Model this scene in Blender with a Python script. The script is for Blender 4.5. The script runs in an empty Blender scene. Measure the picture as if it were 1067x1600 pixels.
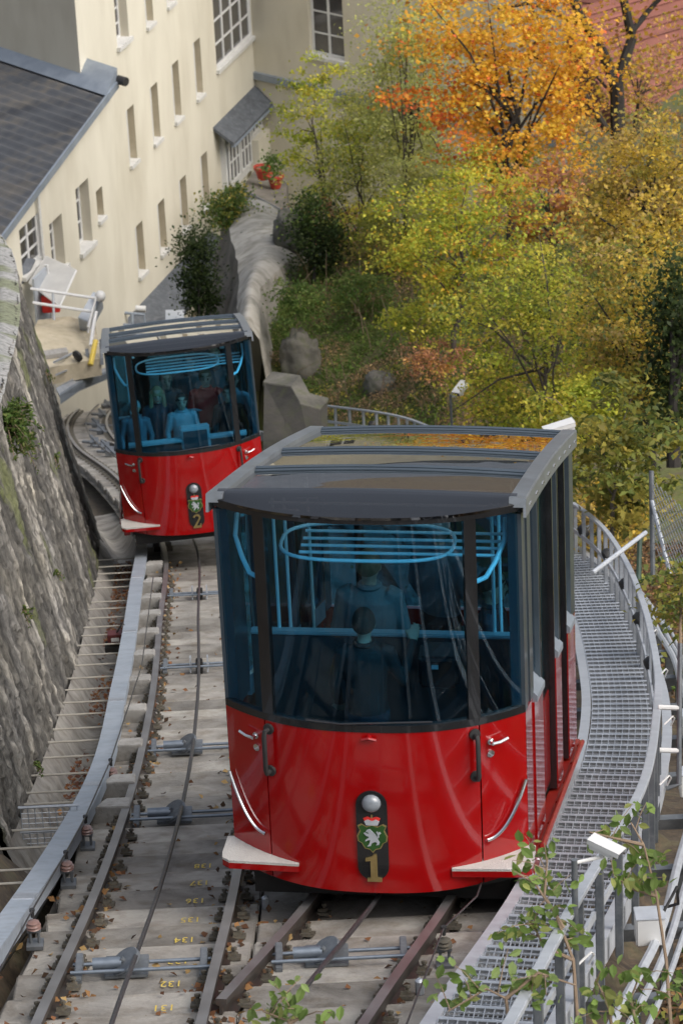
import bpy, bmesh, math, random
import numpy as np
from mathutils import Vector, Matrix, noise as mnoise

# ------------------------------------------------------------------ camera
SC = bpy.context.scene
COL = SC.collection
FPX = 5500.0                      # focal length in pixels of a 1067 x 1600 picture
TH = math.radians(26.0)           # looking down
RO = math.radians(2.8)            # slight roll
CAM = Vector((0, 0, 60.0))
_F = Vector((0, math.cos(TH), -math.sin(TH)))
_U0 = Vector((0, math.sin(TH), math.cos(TH)))
_R0 = Vector((1, 0, 0))
_R = math.cos(RO)*_R0 - math.sin(RO)*_U0
_U = math.cos(RO)*_U0 + math.sin(RO)*_R0
cd = bpy.data.cameras.new('camera'); cam = bpy.data.objects.new('camera', cd); COL.objects.link(cam)
cam.matrix_world = Matrix(((_R.x, _U.x, -_F.x, CAM.x), (_R.y, _U.y, -_F.y, CAM.y), (_R.z, _U.z, -_F.z, CAM.z), (0, 0, 0, 1)))
cd.sensor_fit = 'VERTICAL'; cd.sensor_height = 36.0; cd.lens = FPX/1600*36
cd.clip_start = 0.5; cd.clip_end = 2000
cd.dof.use_dof = True; cd.dof.focus_distance = 27.0; cd.dof.aperture_fstop = 7.0
SC.camera = cam

# ------------------------------------------------------------------ sky, sun, exposure (overcast day)
SUN_EL, SUN_AZ = 48.0, 125.0
wd = bpy.data.worlds.new('World'); SC.world = wd; wd.use_nodes = True
nt = wd.node_tree; nt.nodes.clear()
sk = nt.nodes.new('ShaderNodeTexSky'); sk.sky_type = 'NISHITA'; sk.sun_disc = False
sk.sun_elevation = math.radians(SUN_EL); sk.sun_rotation = math.radians(SUN_AZ)
sk.air_density = 1.0; sk.dust_density = 6.0; sk.ozone_density = 1.0
bg = nt.nodes.new('ShaderNodeBackground'); bg.inputs['Strength'].default_value = 0.135
wo = nt.nodes.new('ShaderNodeOutputWorld')
hs_ = nt.nodes.new('ShaderNodeHueSaturation'); hs_.inputs['Saturation'].default_value = 0.55
nt.links.new(sk.outputs[0], hs_.inputs['Color']); nt.links.new(hs_.outputs[0], bg.inputs[0]); nt.links.new(bg.outputs[0], wo.inputs[0])
sd = bpy.data.lights.new('sun', 'SUN'); sun = bpy.data.objects.new('sun', sd); COL.objects.link(sun)
sd.energy = 0.85; sd.angle = math.radians(70); sd.color = (1.0, 0.97, 0.93)
sv = Vector((math.sin(math.radians(SUN_AZ))*math.cos(math.radians(SUN_EL)), math.cos(math.radians(SUN_AZ))*math.cos(math.radians(SUN_EL)), math.sin(math.radians(SUN_EL))))
sun.rotation_euler = sv.to_track_quat('Z', 'Y').to_euler(); sun.location = (0, 0, 90)
vs = SC.view_settings
vs.view_transform = 'Standard'; vs.look = 'None'; vs.gamma = 1.0; vs.use_curve_mapping = False; vs.exposure = 0.6
SC.cycles.max_bounces = 10; SC.cycles.transparent_max_bounces = 24

# ------------------------------------------------------------------ helpers
def at(px, py, d):
    """world point at a photograph pixel and a depth in metres"""
    return CAM + (_F + _R*((px-533.5)/FPX) - _U*((py-800)/FPX))*d
KS, Z0 = -0.392, 54.7
def zp(Y): return Z0 + KS*Y
def onplane(px, py, h=0.0):
    r = _F + _R*((px-533.5)/FPX) - _U*((py-800)/FPX)
    t = (Z0+h-CAM.z)/(r.z-KS*r.y)
    return CAM + r*t
def interp(pts):
    """smooth monotone-ish curve through (Y, X) pairs"""
    ys = np.array([p[0] for p in pts], float); xs = np.array([p[1] for p in pts], float)
    d = np.gradient(xs, ys)
    def f(Y):
        Y = min(max(Y, ys[0]), ys[-1]); i = int(min(max(np.searchsorted(ys, Y)-1, 0), len(ys)-2))
        h = ys[i+1]-ys[i]; t = (Y-ys[i])/h
        return float((2*t**3-3*t*t+1)*xs[i]+(t**3-2*t*t+t)*h*d[i]+(-2*t**3+3*t*t)*xs[i+1]+(t**3-t*t)*h*d[i+1])
    return f
def smooth(a, b, x):
    t = min(max((x-a)/(b-a), 0), 1); return t*t*(3-2*t)

OFF = {}
def reg(o, parent):
    COL.objects.link(o)
    if parent is not None: o.parent = parent
    return o
def tag(o, label=None, cat=None, group=None, kind=None):
    if label: o['label'] = label
    if cat: o['category'] = cat
    if group: o['group'] = group
    if kind: o['kind'] = kind
    return o
def thing(name, label, cat, loc=(0, 0, 0), rotz=0.0, group=None, kind=None, frame=True):
    o = bpy.data.objects.new(name, None); COL.objects.link(o)
    o.empty_display_size = 0.2
    o.location = loc; o.rotation_euler = (0, 0, rotz)
    tag(o, label, cat, group, kind)
    OFF[o] = Vector(loc) if frame else Vector((0, 0, 0))
    return o

class MB:
    def __init__(s): s.v = []; s.f = []; s.m = []; s.mi = 0
    def add(s, vs_, fs):
        b = len(s.v); s.v.extend([tuple(p) for p in vs_])
        for f in fs: s.f.append(tuple(b+i for i in f)); s.m.append(s.mi)
    def hexa(s, p):
        s.add(p, [(0, 3, 2, 1), (4, 5, 6, 7), (0, 1, 5, 4), (1, 2, 6, 5), (2, 3, 7, 6), (3, 0, 4, 7)])
    def box(s, c, size, ax=None):
        c = Vector(c); a = ax or (Vector((1, 0, 0)), Vector((0, 1, 0)), Vector((0, 0, 1)))
        h = [a[i]*(size[i]/2) for i in range(3)]
        s.hexa([c-h[0]-h[1]-h[2], c+h[0]-h[1]-h[2], c+h[0]+h[1]-h[2], c-h[0]+h[1]-h[2],
                c-h[0]-h[1]+h[2], c+h[0]-h[1]+h[2], c+h[0]+h[1]+h[2], c-h[0]+h[1]+h[2]])
    def bar(s, p, q, w, h, up=(0, 0, 1)):
        p = Vector(p); q = Vector(q); d = (q-p); L = d.length; d = d/L
        side = d.cross(Vector(up)); side = side.normalized() if side.length > 1e-5 else Vector((1, 0, 0))
        s.box((p+q)/2, (L, w, h), (d, side, side.cross(d).normalized()))
    def tube(s, pts, r, n=8, closed=False):
        pts = [Vector(p) for p in pts]; N = len(pts)
        rs = r if isinstance(r, (list, tuple)) else [r]*N
        base = len(s.v); prev = None
        for i, p in enumerate(pts):
            if closed: d = pts[(i+1) % N]-pts[i-1]
            else: d = pts[min(i+1, N-1)]-pts[max(i-1, 0)]
            d = d.normalized() if d.length > 1e-9 else Vector((0, 0, 1))
            if prev is None:
                a = Vector((0, 0, 1)) if abs(d.z) < .9 else Vector((1, 0, 0))
                x = d.cross(a).normalized()
            else:
                x = (prev-d*prev.dot(d)); x = x.normalized() if x.length > 1e-6 else d.orthogonal().normalized()
            prev = x; y = d.cross(x)
            for k in range(n):
                t = 2*math.pi*k/n; s.v.append(tuple(p+(x*math.cos(t)+y*math.sin(t))*rs[i]))
        rng = range(N if closed else N-1)
        for i in rng:
            j = (i+1) % N
            for k in range(n):
                l = (k+1) % n
                s.f.append((base+i*n+k, base+i*n+l, base+j*n+l, base+j*n+k)); s.m.append(s.mi)
        if not closed:
            s.f.append(tuple(base+k for k in reversed(range(n)))); s.m.append(s.mi)
            s.f.append(tuple(base+(N-1)*n+k for k in range(n))); s.m.append(s.mi)
    def sweep(s, path, prof, closed=True, up=(0, 0, 1)):
        """sweep a (side, up) profile along a path"""
        path = [Vector(p) for p in path]; N = len(path); n = len(prof); base = len(s.v)
        for i, p in enumerate(path):
            d = (path[min(i+1, N-1)]-path[max(i-1, 0)]).normalized()
            sd_ = d.cross(Vector(up)).normalized(); u_ = sd_.cross(d).normalized()
            for a, b in prof: s.v.append(tuple(p+sd_*a+u_*b))
        for i in range(N-1):
            for k in range(n if closed else n-1):
                l = (k+1) % n
                s.f.append((base+i*n+k, base+i*n+l, base+(i+1)*n+l, base+(i+1)*n+k)); s.m.append(s.mi)
        if closed:
            s.f.append(tuple(base+k for k in reversed(range(n)))); s.m.append(s.mi)
            s.f.append(tuple(base+(N-1)*n+k for k in range(n))); s.m.append(s.mi)
    def prism(s, poly, vec):
        n = len(poly); vec = Vector(vec); b = len(s.v)
        s.v.extend([tuple(Vector(p)) for p in poly]); s.v.extend([tuple(Vector(p)+vec) for p in poly])
        s.f.append(tuple(b+k for k in reversed(range(n)))); s.f.append(tuple(b+n+k for k in range(n))); s.m += [s.mi]*2
        for k in range(n):
            l = (k+1) % n; s.f.append((b+k, b+l, b+n+l, b+n+k)); s.m.append(s.mi)
    def lathe(s, c, prof, n=16, axis=(0, 0, 1)):
        """prof: (radius, height) pairs along the axis"""
        c = Vector(c); a = Vector(axis).normalized(); x = a.orthogonal().normalized(); y = a.cross(x)
        base = len(s.v); m = len(prof)
        for r, h in prof:
            for k in range(n):
                t = 2*math.pi*k/n; s.v.append(tuple(c+a*h+(x*math.cos(t)+y*math.sin(t))*r))
        for i in range(m-1):
            for k in range(n):
                l = (k+1) % n; s.f.append((base+i*n+k, base+i*n+l, base+(i+1)*n+l, base+(i+1)*n+k)); s.m.append(s.mi)
        s.f.append(tuple(base+k for k in reversed(range(n)))); s.f.append(tuple(base+(m-1)*n+k for k in range(n))); s.m += [s.mi]*2
    def grid(s, pts):
        """pts[i][j]"""
        b = len(s.v); n = len(pts); m = len(pts[0])
        for r in pts: s.v.extend([tuple(p) for p in r])
        for i in range(n-1):
            for j in range(m-1):
                s.f.append((b+i*m+j, b+i*m+j+1, b+(i+1)*m+j+1, b+(i+1)*m+j)); s.m.append(s.mi)
    def build(s, name, mat_, parent=None, smooth_=False, bevel=0.0, fix=True, angle=40):
        off = OFF.get(parent, Vector((0, 0, 0))) if parent is not None else Vector((0, 0, 0))
        me = bpy.data.meshes.new(name)
        me.from_pydata([(x-off.x, y-off.y, z-off.z) for x, y, z in s.v], [], s.f)
        for mm in (mat_ if isinstance(mat_, (list, tuple)) else [mat_]): me.materials.append(mm)
        if any(s.m): me.polygons.foreach_set('material_index', s.m)
        if fix:
            bm = bmesh.new(); bm.from_mesh(me); bmesh.ops.recalc_face_normals(bm, faces=bm.faces)
            if bevel > 0: bmesh.ops.bevel(bm, geom=[e for e in bm.edges if len(e.link_faces) == 2 and e.calc_face_angle(0) > .5], offset=bevel, segments=2, affect='EDGES', clamp_overlap=True)
            bm.to_mesh(me); bm.free()
        if smooth_:
            me.polygons.foreach_set('use_smooth', [True]*len(me.polygons))
            me.set_sharp_from_angle(angle=math.radians(angle))
        me.update()
        o = bpy.data.objects.new(name, me); reg(o, parent); OFF[o] = off
        return o
def share(src, parent, loc=None, rotz=None, name=None):
    """a copy that shares mesh data"""
    o = src.copy(); COL.objects.link(o); o.parent = parent
    if loc is not None: o.location = loc
    if rotz is not None: o.rotation_euler = (0, 0, rotz)
    return o

# ------------------------------------------------------------------ materials
M = {}
def ramp(nt_, fac, stops):
    r = nt_.nodes.new('ShaderNodeValToRGB'); e = r.color_ramp.elements
    while len(e) > 1: e.remove(e[-1])
    for i, (p, c) in enumerate(stops):
        el = e[0] if i == 0 else e.new(p)
        el.position = p; el.color = (*c, 1)
    nt_.links.new(fac, r.inputs[0]); return r.outputs[0]
def nmat(name, cols, rough=.7, metal=0.0, scale=3.0, detail=6, stretch=(1, 1, 1), bump=0.0, bscale=None, fine=None, rand=0.0, spec=.5, coat=0.0, distort=0.0, rvar=0.0):
    """procedural principled material: colours ramped over noise, optional fine speckle, per-object shift, bump"""
    m = bpy.data.materials.new(name); m.use_nodes = True; n = m.node_tree; b = n.nodes['Principled BSDF']
    b.inputs['Roughness'].default_value = rough; b.inputs['Metallic'].default_value = metal
    b.inputs['Specular IOR Level'].default_value = spec
    if coat: b.inputs['Coat Weight'].default_value = coat; b.inputs['Coat Roughness'].default_value = .03
    tc = n.nodes.new('ShaderNodeTexCoord'); mp = n.nodes.new('ShaderNodeMapping'); mp.inputs['Scale'].default_value = stretch
    oi = n.nodes.new('ShaderNodeObjectInfo')
    va = n.nodes.new('ShaderNodeVectorMath'); va.operation = 'ADD'
    if rand:
        sc_ = n.nodes.new('ShaderNodeMath'); sc_.operation = 'MULTIPLY'; sc_.inputs[1].default_value = 37.0
        n.links.new(oi.outputs['Random'], sc_.inputs[0]); n.links.new(sc_.outputs[0], va.inputs[1])
    n.links.new(tc.outputs['Object'], va.inputs[0]); n.links.new(va.outputs[0], mp.inputs[0])
    nz = n.nodes.new('ShaderNodeTexNoise'); nz.inputs['Scale'].default_value = scale; nz.inputs['Detail'].default_value = detail
    nz.inputs['Distortion'].default_value = distort; nz.inputs['Roughness'].default_value = .62
    n.links.new(mp.outputs[0], nz.inputs['Vector'])
    k = len(cols)
    stops = [(.5 if k == 1 else .3+.4*i/(k-1), c) for i, c in enumerate(cols)]
    c = ramp(n, nz.outputs['Fac'], stops)
    if fine:
        fs, amt, fc = fine
        n2 = n.nodes.new('ShaderNodeTexNoise'); n2.inputs['Scale'].default_value = fs; n2.inputs['Detail'].default_value = 8
        n.links.new(mp.outputs[0], n2.inputs['Vector'])
        mr = n.nodes.new('ShaderNodeMapRange'); mr.inputs[1].default_value = .48; mr.inputs[2].default_value = .72; mr.inputs[4].default_value = amt
        n.links.new(n2.outputs['Fac'], mr.inputs[0])
        mx = n.nodes.new('ShaderNodeMix'); mx.data_type = 'RGBA'
        n.links.new(mr.outputs[0], mx.inputs['Factor']); n.links.new(c, mx.inputs['A']); mx.inputs['B'].default_value = (*fc, 1); c = mx.outputs['Result']
    if rand:
        hv = n.nodes.new('ShaderNodeHueSaturation'); mr2 = n.nodes.new('ShaderNodeMapRange')
        mr2.inputs[3].default_value = 1-rand; mr2.inputs[4].default_value = 1+rand
        n.links.new(oi.outputs['Random'], mr2.inputs[0]); n.links.new(mr2.outputs[0], hv.inputs['Value']); n.links.new(c, hv.inputs['Color']); c = hv.outputs[0]
    n.links.new(c, b.inputs['Base Color'])
    if rvar:
        mr3 = n.nodes.new('ShaderNodeMapRange'); mr3.inputs[3].default_value = rough-rvar; mr3.inputs[4].default_value = rough+rvar
        n.links.new(nz.outputs['Fac'], mr3.inputs[0]); n.links.new(mr3.outputs[0], b.inputs['Roughness'])
    if bump:
        bp = n.nodes.new('ShaderNodeBump'); bp.inputs['Strength'].default_value = bump; bp.inputs['Distance'].default_value = .02
        if bscale:
            n3 = n.nodes.new('ShaderNodeTexNoise'); n3.inputs['Scale'].default_value = bscale; n3.inputs['Detail'].default_value = 6
            n.links.new(mp.outputs[0], n3.inputs['Vector']); h = n3.outputs['Fac']
        else: h = nz.outputs['Fac']
        n.links.new(h, bp.inputs['Height']); n.links.new(bp.outputs[0], b.inputs['Normal'])
    M[name] = m; return m
def leafmat(name, trans=.35, rough=.55):
    m = bpy.data.materials.new(name); m.use_nodes = True; n = m.node_tree; b = n.nodes['Principled BSDF']
    a = n.nodes.new('ShaderNodeAttribute'); a.attribute_name = 'Col'
    b.inputs['Roughness'].default_value = rough; b.inputs['Specular IOR Level'].default_value = .3
    n.links.new(a.outputs['Color'], b.inputs['Base Color'])
    t = n.nodes.new('ShaderNodeBsdfTranslucent'); n.links.new(a.outputs['Color'], t.inputs['Color'])
    mx = n.nodes.new('ShaderNodeMixShader'); mx.inputs[0].default_value = trans
    n.links.new(b.outputs[0], mx.inputs[1]); n.links.new(t.outputs[0], mx.inputs[2])
    n.links.new(mx.outputs[0], n.nodes['Material Output'].inputs['Surface'])
    M[name] = m; return m
def glassmat(name, tint, refl=1.0, rough=.01, base=.04):
    m = bpy.data.materials.new(name); m.use_nodes = True; n = m.node_tree; n.nodes.remove(n.nodes['Principled BSDF'])
    tr = n.nodes.new('ShaderNodeBsdfTransparent'); tr.inputs[0].default_value = (*tint, 1)
    gl = n.nodes.new('ShaderNodeBsdfGlossy'); gl.inputs['Roughness'].default_value = rough; gl.inputs['Color'].default_value = (refl, refl, refl, 1)
    nz = n.nodes.new('ShaderNodeTexNoise'); nz.inputs['Scale'].default_value = 1.6; nz.inputs['Detail'].default_value = 1
    bp = n.nodes.new('ShaderNodeBump'); bp.inputs['Strength'].default_value = .12; bp.inputs['Distance'].default_value = .02
    tc = n.nodes.new('ShaderNodeTexCoord'); n.links.new(tc.outputs['Object'], nz.inputs['Vector'])
    n.links.new(nz.outputs['Fac'], bp.inputs['Height']); n.links.new(bp.outputs[0], gl.inputs['Normal'])
    lw = n.nodes.new('ShaderNodeLayerWeight'); lw.inputs['Blend'].default_value = .5
    fr = n.nodes.new('ShaderNodeMath'); fr.operation = 'POWER'; fr.inputs[1].default_value = 5.0; n.links.new(lw.outputs['Facing'], fr.inputs[0])
    ad = n.nodes.new('ShaderNodeMath'); ad.operation = 'MULTIPLY_ADD'; ad.inputs[1].default_value = 1-base; ad.inputs[2].default_value = base; ad.use_clamp = True
    mx = n.nodes.new('ShaderNodeMixShader'); n.links.new(fr.outputs[0], ad.inputs[0]); n.links.new(ad.outputs[0], mx.inputs[0])
    n.links.new(tr.outputs[0], mx.inputs[1]); n.links.new(gl.outputs[0], mx.inputs[2])
    n.links.new(mx.outputs[0], n.nodes['Material Output'].inputs['Surface'])
    M[name] = m; return m

nmat('concrete', [(.13, .12, .105), (.27, .255, .23), (.36, .345, .305)], .9, scale=1.6, distort=.6, bump=.5, bscale=25, fine=(5, .7, (.14, .115, .085)), rand=.26)
nmat('concrete_block', [(.24, .235, .22), (.36, .35, .33)], .9, scale=3, bump=.4, bscale=30, fine=(14, .5, (.16, .14, .12)), rand=.12)
nmat('concrete_dark', [(.05, .046, .04), (.11, .10, .088), (.16, .145, .125)], .9, scale=1.1, bump=.6, bscale=14, fine=(6, .7, (.07, .07, .04)), rand=.1, stretch=(1, 1, .4))
nmat('rail_steel', [(.045, .04, .038), (.10, .088, .08)], .45, metal=.6, scale=6, fine=(20, .5, (.10, .06, .04)), stretch=(1, .3, 1))
nmat('rail_top', [(.24, .235, .235), (.36, .355, .355)], .42, metal=.7, scale=4, stretch=(1, .2, 1), rvar=.1)
nmat('clip_steel', [(.06, .055, .045), (.13, .12, .095)], .75, metal=.3, scale=30, fine=(50, .6, (.10, .07, .04)), rand=.2)
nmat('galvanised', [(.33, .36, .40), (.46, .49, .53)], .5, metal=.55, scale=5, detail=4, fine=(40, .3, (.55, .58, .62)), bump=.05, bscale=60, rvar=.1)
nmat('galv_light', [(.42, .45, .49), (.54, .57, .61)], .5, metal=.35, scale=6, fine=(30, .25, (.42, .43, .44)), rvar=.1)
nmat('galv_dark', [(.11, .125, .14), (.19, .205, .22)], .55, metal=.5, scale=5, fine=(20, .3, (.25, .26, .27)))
nmat('beam_paint', [(.30, .35, .41), (.40, .45, .51)], .5, metal=.2, scale=2.5, fine=(12, .35, (.22, .23, .24)))
nmat('red_paint', [(.27, .0015, .002), (.31, .002, .003)], .16, scale=1.5, coat=.6, spec=.4, rvar=.05, fine=(7, .10, (.20, .03, .025)))
nmat('red_frame', [(.24, .010, .008), (.31, .02, .012)], .35, scale=4, coat=.3, fine=(30, .3, (.2, .05, .03)))
nmat('black_trim', [(.008, .009, .010), (.014, .015, .017)], .25, scale=5, coat=.4)
nmat('black_under', [(.008, .008, .008), (.02, .019, .018)], .8, scale=5)
nmat('pillar_blue', [(.045, .062, .078), (.062, .082, .10)], .4, metal=.3, scale=3, coat=.2)
nmat('roof_rail', [(.20, .225, .25), (.28, .305, .33)], .42, metal=.6, scale=3, fine=(16, .4, (.17, .17, .16)), rvar=.12)
nmat('chrome', [(.72, .73, .75), (.82, .83, .85)], .18, metal=1.0, scale=8)
nmat('white_rail', [(.84, .86, .87), (.90, .91, .92)], .3, metal=.0, scale=8)
nmat('interior', [(.03, .036, .042), (.055, .064, .073)], .6, scale=2)
nmat('interior_light', [(.32, .36, .38), (.40, .44, .46)], .4, scale=3)
nmat('interior_floor', [(.04, .043, .047), (.07, .074, .078)], .7, scale=6)
nmat('step_plate', [(.50, .49, .46), (.60, .59, .56)], .5, metal=.2, scale=5, fine=(60, .5, (.48, .47, .44)), bump=.6, bscale=90)
nmat('gold', [(.52, .40, .16), (.68, .54, .26)], .35, metal=.9, scale=9)
nmat('emblem_green', [(.015, .06, .012), (.03, .09, .02)], .4, scale=9)
nmat('emblem_white', [(.30, .33, .36), (.45, .47, .5)], .4, scale=9)
nmat('emblem_red', [(.55, .02, .02), (.65, .04, .03)], .4, scale=9)
nmat('lamp_lens', [(.13, .15, .17), (.26, .29, .32)], .12, scale=9, coat=.8)
nmat('rubber', [(.015, .015, .016), (.03, .03, .03)], .6, scale=9)
nmat('yellow_paint', [(.62, .44, .04), (.72, .54, .08)], .7, scale=20, fine=(40, .7, (.36, .34, .28)))
nmat('cable_steel', [(.07, .07, .075), (.14, .14, .15)], .45, metal=.7, scale=60, stretch=(1, .2, 1))
nmat('insulator', [(.15, .085, .07), (.24, .15, .13)], .3, scale=10, coat=.4)
nmat('white_plastic', [(.55, .56, .56), (.63, .63, .62)], .4, scale=4, fine=(18, .25, (.55, .55, .52)))
nmat('white_paint', [(.56, .57, .57), (.64, .64, .63)], .5, scale=3, fine=(14, .25, (.5, .49, .46)))
nmat('plaster', [(.53, .50, .41), (.60, .57, .475), (.65, .62, .52)], .92, scale=.5, bump=.15, bscale=30, fine=(.9, .4, (.42, .38, .29)), stretch=(1, 1, .3))
nmat('plaster_shaded', [(.48, .445, .355), (.54, .505, .41), (.58, .54, .44)], .92, scale=.4, bump=.15, bscale=30, fine=(1.2, .35, (.38, .34, .26)), stretch=(1, 1, .4))  # darker plaster copy, shade on end wall and wing put into its colour
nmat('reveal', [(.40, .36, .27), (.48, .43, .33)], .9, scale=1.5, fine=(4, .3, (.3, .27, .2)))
nmat('sill_stone', [(.50, .50, .48), (.60, .60, .58)], .8, scale=5, fine=(12, .4, (.35, .33, .3)))
nmat('slate', [(.06, .068, .08), (.10, .112, .13)], .6, scale=2, fine=(8, .4, (.19, .2, .21)), stretch=(1, 1, 1), bump=.2, bscale=20)
nmat('roof_metal', [(.045, .048, .054), (.075, .08, .088), (.115, .11, .105)], .62, metal=.1, scale=.5, fine=(1.2, .6, (.16, .14, .11)), stretch=(.6, 2.0, 1))
nmat('flashing', [(.20, .235, .28), (.29, .33, .38)], .5, metal=.35, scale=2)
nmat('window_dark', [(.035, .035, .04), (.085, .08, .075)], .12, scale=1.0, coat=.5)
nmat('grey_box', [(.30, .335, .38), (.38, .41, .45)], .55, scale=3)
nmat('canopy_glass', [(.42, .42, .41), (.52, .52, .50)], .35, scale=2, fine=(5, .3, (.5, .5, .48)))
nmat('landing', [(.40, .35, .25), (.50, .44, .33)], .9, scale=2, fine=(5, .5, (.28, .25, .18)), bump=.3, bscale=20)
nmat('soil', [(.045, .035, .025), (.09, .07, .05), (.12, .11, .06)], .95, scale=2.2, detail=10, fine=(11, .7, (.17, .12, .07)), bump=1.0, bscale=12)
nmat('hill', [(.08, .11, .03), (.15, .125, .07), (.16, .18, .055), (.22, .17, .10)], .95, scale=.8, detail=10, fine=(7, .6, (.06, .085, .02)), bump=1.0, bscale=9)
nmat('moss', [(.08, .09, .015), (.16, .15, .03)], .95, scale=9, bump=1.0, bscale=40)
nmat('trunk', [(.035, .03, .024), (.085, .07, .055)], .9, scale=9, stretch=(1, 1, .3), bump=.8)
nmat('bark_dark', [(.012, .011, .010), (.035, .03, .026)], .9, scale=9, stretch=(1, 1, .3), bump=.8)
nmat('twig', [(.16, .115, .075), (.26, .19, .13)], .85, scale=9)
nmat('tile_red', [(.17, .06, .045), (.24, .09, .065)], .85, scale=1.2, fine=(6, .5, (.22, .09, .07)), rand=.18)
nmat('house_wall', [(.42, .41, .40), (.55, .54, .52)], .9, scale=1)
nmat('terracotta', [(.26, .025, .015), (.34, .04, .02)], .6, scale=5)
nmat('wire_fence', [(.30, .31, .32), (.42, .43, .44)], .5, metal=.6, scale=9)
nmat('pole_green', [(.03, .06, .045), (.05, .085, .06)], .5, scale=5)
nmat('rock', [(.05, .05, .042), (.11, .105, .09), (.17, .16, .135)], .92, scale=1.3, detail=10, bump=1.0, bscale=8, fine=(5, .6, (.08, .09, .04)))
nmat('concrete_pale', [(.20, .19, .165), (.33, .315, .28), (.41, .39, .345)], .9, scale=1.1, detail=10, fine=(3, .75, (.13, .12, .09)), bump=1.0, bscale=6)
nmat('wall_dark', [(.016, .015, .013), (.036, .034, .029), (.055, .05, .042)], .9, scale=1.4, fine=(4, .6, (.04, .045, .02)), stretch=(1, 1, .4), bump=.6, bscale=10)
nmat('rung_paint', [(.30, .28, .24), (.42, .40, .35)], .6, metal=.2, scale=9)
nmat('bar_steel', [(.13, .16, .195), (.20, .235, .28)], .45, metal=.5, scale=9)
nmat('maroon', [(.06, .012, .012), (.10, .02, .018)], .5, scale=9)
leafmat('leaf', .5); leafmat('leaf_dry', .15, .75)
glassmat('glass_blue', (.48, .77, .89), .8, .012, .03)
glassmat('glass_clear', (.72, .76, .76), .9, .01, .05)
glassmat('roof_glass', (.55, .56, .56), .95, .008, .22)
glassmat('lip_glass', (.26, .24, .23), .92, .008, .14)
glassmat('glass_dark', (.28, .42, .50), .8, .012, .03)
# ------------------------------------------------------------------ alignment of the place (plan curves X over Y)
xL = interp([(10, -1.62), (18.5, -1.57), (23, -1.48), (27.5, -1.48), (33, -1.60), (40, -1.87), (50, -2.30), (58, -3.05), (67.5, -4.25), (78, -5.85), (90, -6.95), (98, -7.1), (107, -6.8), (120, -5.6)])
xR = interp([(10, -1.60), (15, -1.10), (19, -.43), (22.2, .16), (24.7, .52), (27.4, .86), (30.4, 1.14), (33.2, 1.28), (37, 1.40), (43, 1.30), (50, .85), (58, -.1), (67.5, -2.0), (78, -4.9), (86, -6.6)])
xWl = interp([(12, -.75), (15, -.15), (18.2, .46), (21.5, 1.13), (24.66, 1.63), (27.4, 2.02), (30.4, 2.32), (33.2, 2.50), (37, 2.68), (42, 2.78), (47, 2.6), (55, 2.15), (63, 1.4), (70, .5), (76, -1.3), (80, -2.7)])
def xWr(Y): return xWl(Y)+.78
xB = interp([(12, -3.0), (17, -2.8), (21, -2.56), (23.5, -2.43), (27.3, -2.33), (33.9, -2.51), (44.4, -2.94), (50, -3.19), (58, -3.95), (66, -5.0)])
xF = interp([(24.8, -2.86), (26, -2.88), (33, -3.06), (42, -3.42), (50.4, -3.86), (55, -4.25), (59, -5.0), (62, -6.4), (64, -8.6), (65.5, -12)])
hW = interp([(24, 2.7), (28, 3.0), (33, 3.35), (38, 3.8), (48, 4.7), (56, 5.8), (60, 6.3), (66, 6.6)])
rnd = random.Random(4)

def terrain(X, Y):
    z = zp(min(Y, 124))
    r = xWr(min(Y, 80)); d = X-r
    n1 = mnoise.noise((X*.35, Y*.35, 1.3))*.35+mnoise.noise((X*1.1, Y*1.1, 7))*.16+mnoise.noise((X*3, Y*3, 3))*.06
    mound = 4.8*smooth(71, 90, Y)*smooth(-3.6, -2.2, X)
    if d > -.1:
        hill = (.10+.42*smooth(48, 66, Y))*max(d-.4, 0)
        hill = min(hill, 9.0)
        near = -.75-.30*min(max(d-.3, 0), 3.0)*(1-smooth(30, 52, Y))
        z += near*(1-smooth(52, 70, Y)*.6)+max(hill, mound)+.25*min(hill, mound)+n1*(.35+.65*smooth(0, 1.5, d))
    elif X < xB(Y)-.2 and Y < 24.9:
        z += .05+.42*min(xB(Y)-.6-X, 3.5)*smooth(0, .5, xB(Y)-.6-X)+n1*.6
    elif Y >= 24.9 and Y < 64.5 and X < xF(Y)-hW(Y)*.2-.5:
        z += hW(Y)-.12-.4
    else:
        z -= .62
    return z
def build_terrain():
    for nm, x0, x1, y0, y1, st, mt in (('hillside', -3.5, 40, 44, 128, .45, 'hill'), ('embankment', 1.2, 12, 12, 44.0, .16, 'soil'), ('ground', -14, 1.2, 12, 44.0, .4, 'soil'), ('ground', -45, -3.5, 44, 128, 1.0, 'soil'), ('ground', 12, 60, 2, 44, 1.0, 'hill')):
        nx = int((x1-x0)/st)+1; ny = int((y1-y0)/st)+1
        mb = MB(); mb.grid([[(x0+(x1-x0)*i/(nx-1), y0+(y1-y0)*j/(ny-1), terrain(x0+(x1-x0)*i/(nx-1), y0+(y1-y0)*j/(ny-1))) for i in range(nx)] for j in range(ny)])
        tag(mb.build(nm, M[mt], None, True, fix=False, angle=180), kind='structure')
    mb = MB(); z = zp(124)-.75
    mb.add([(-400, 127.5, z), (500, 127.5, z), (500, 900, z-6), (-400, 900, z-6)], [(0, 1, 2, 3)])
    tag(mb.build('town_ground', M['soil'], None, fix=False), kind='structure')
build_terrain()

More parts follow.
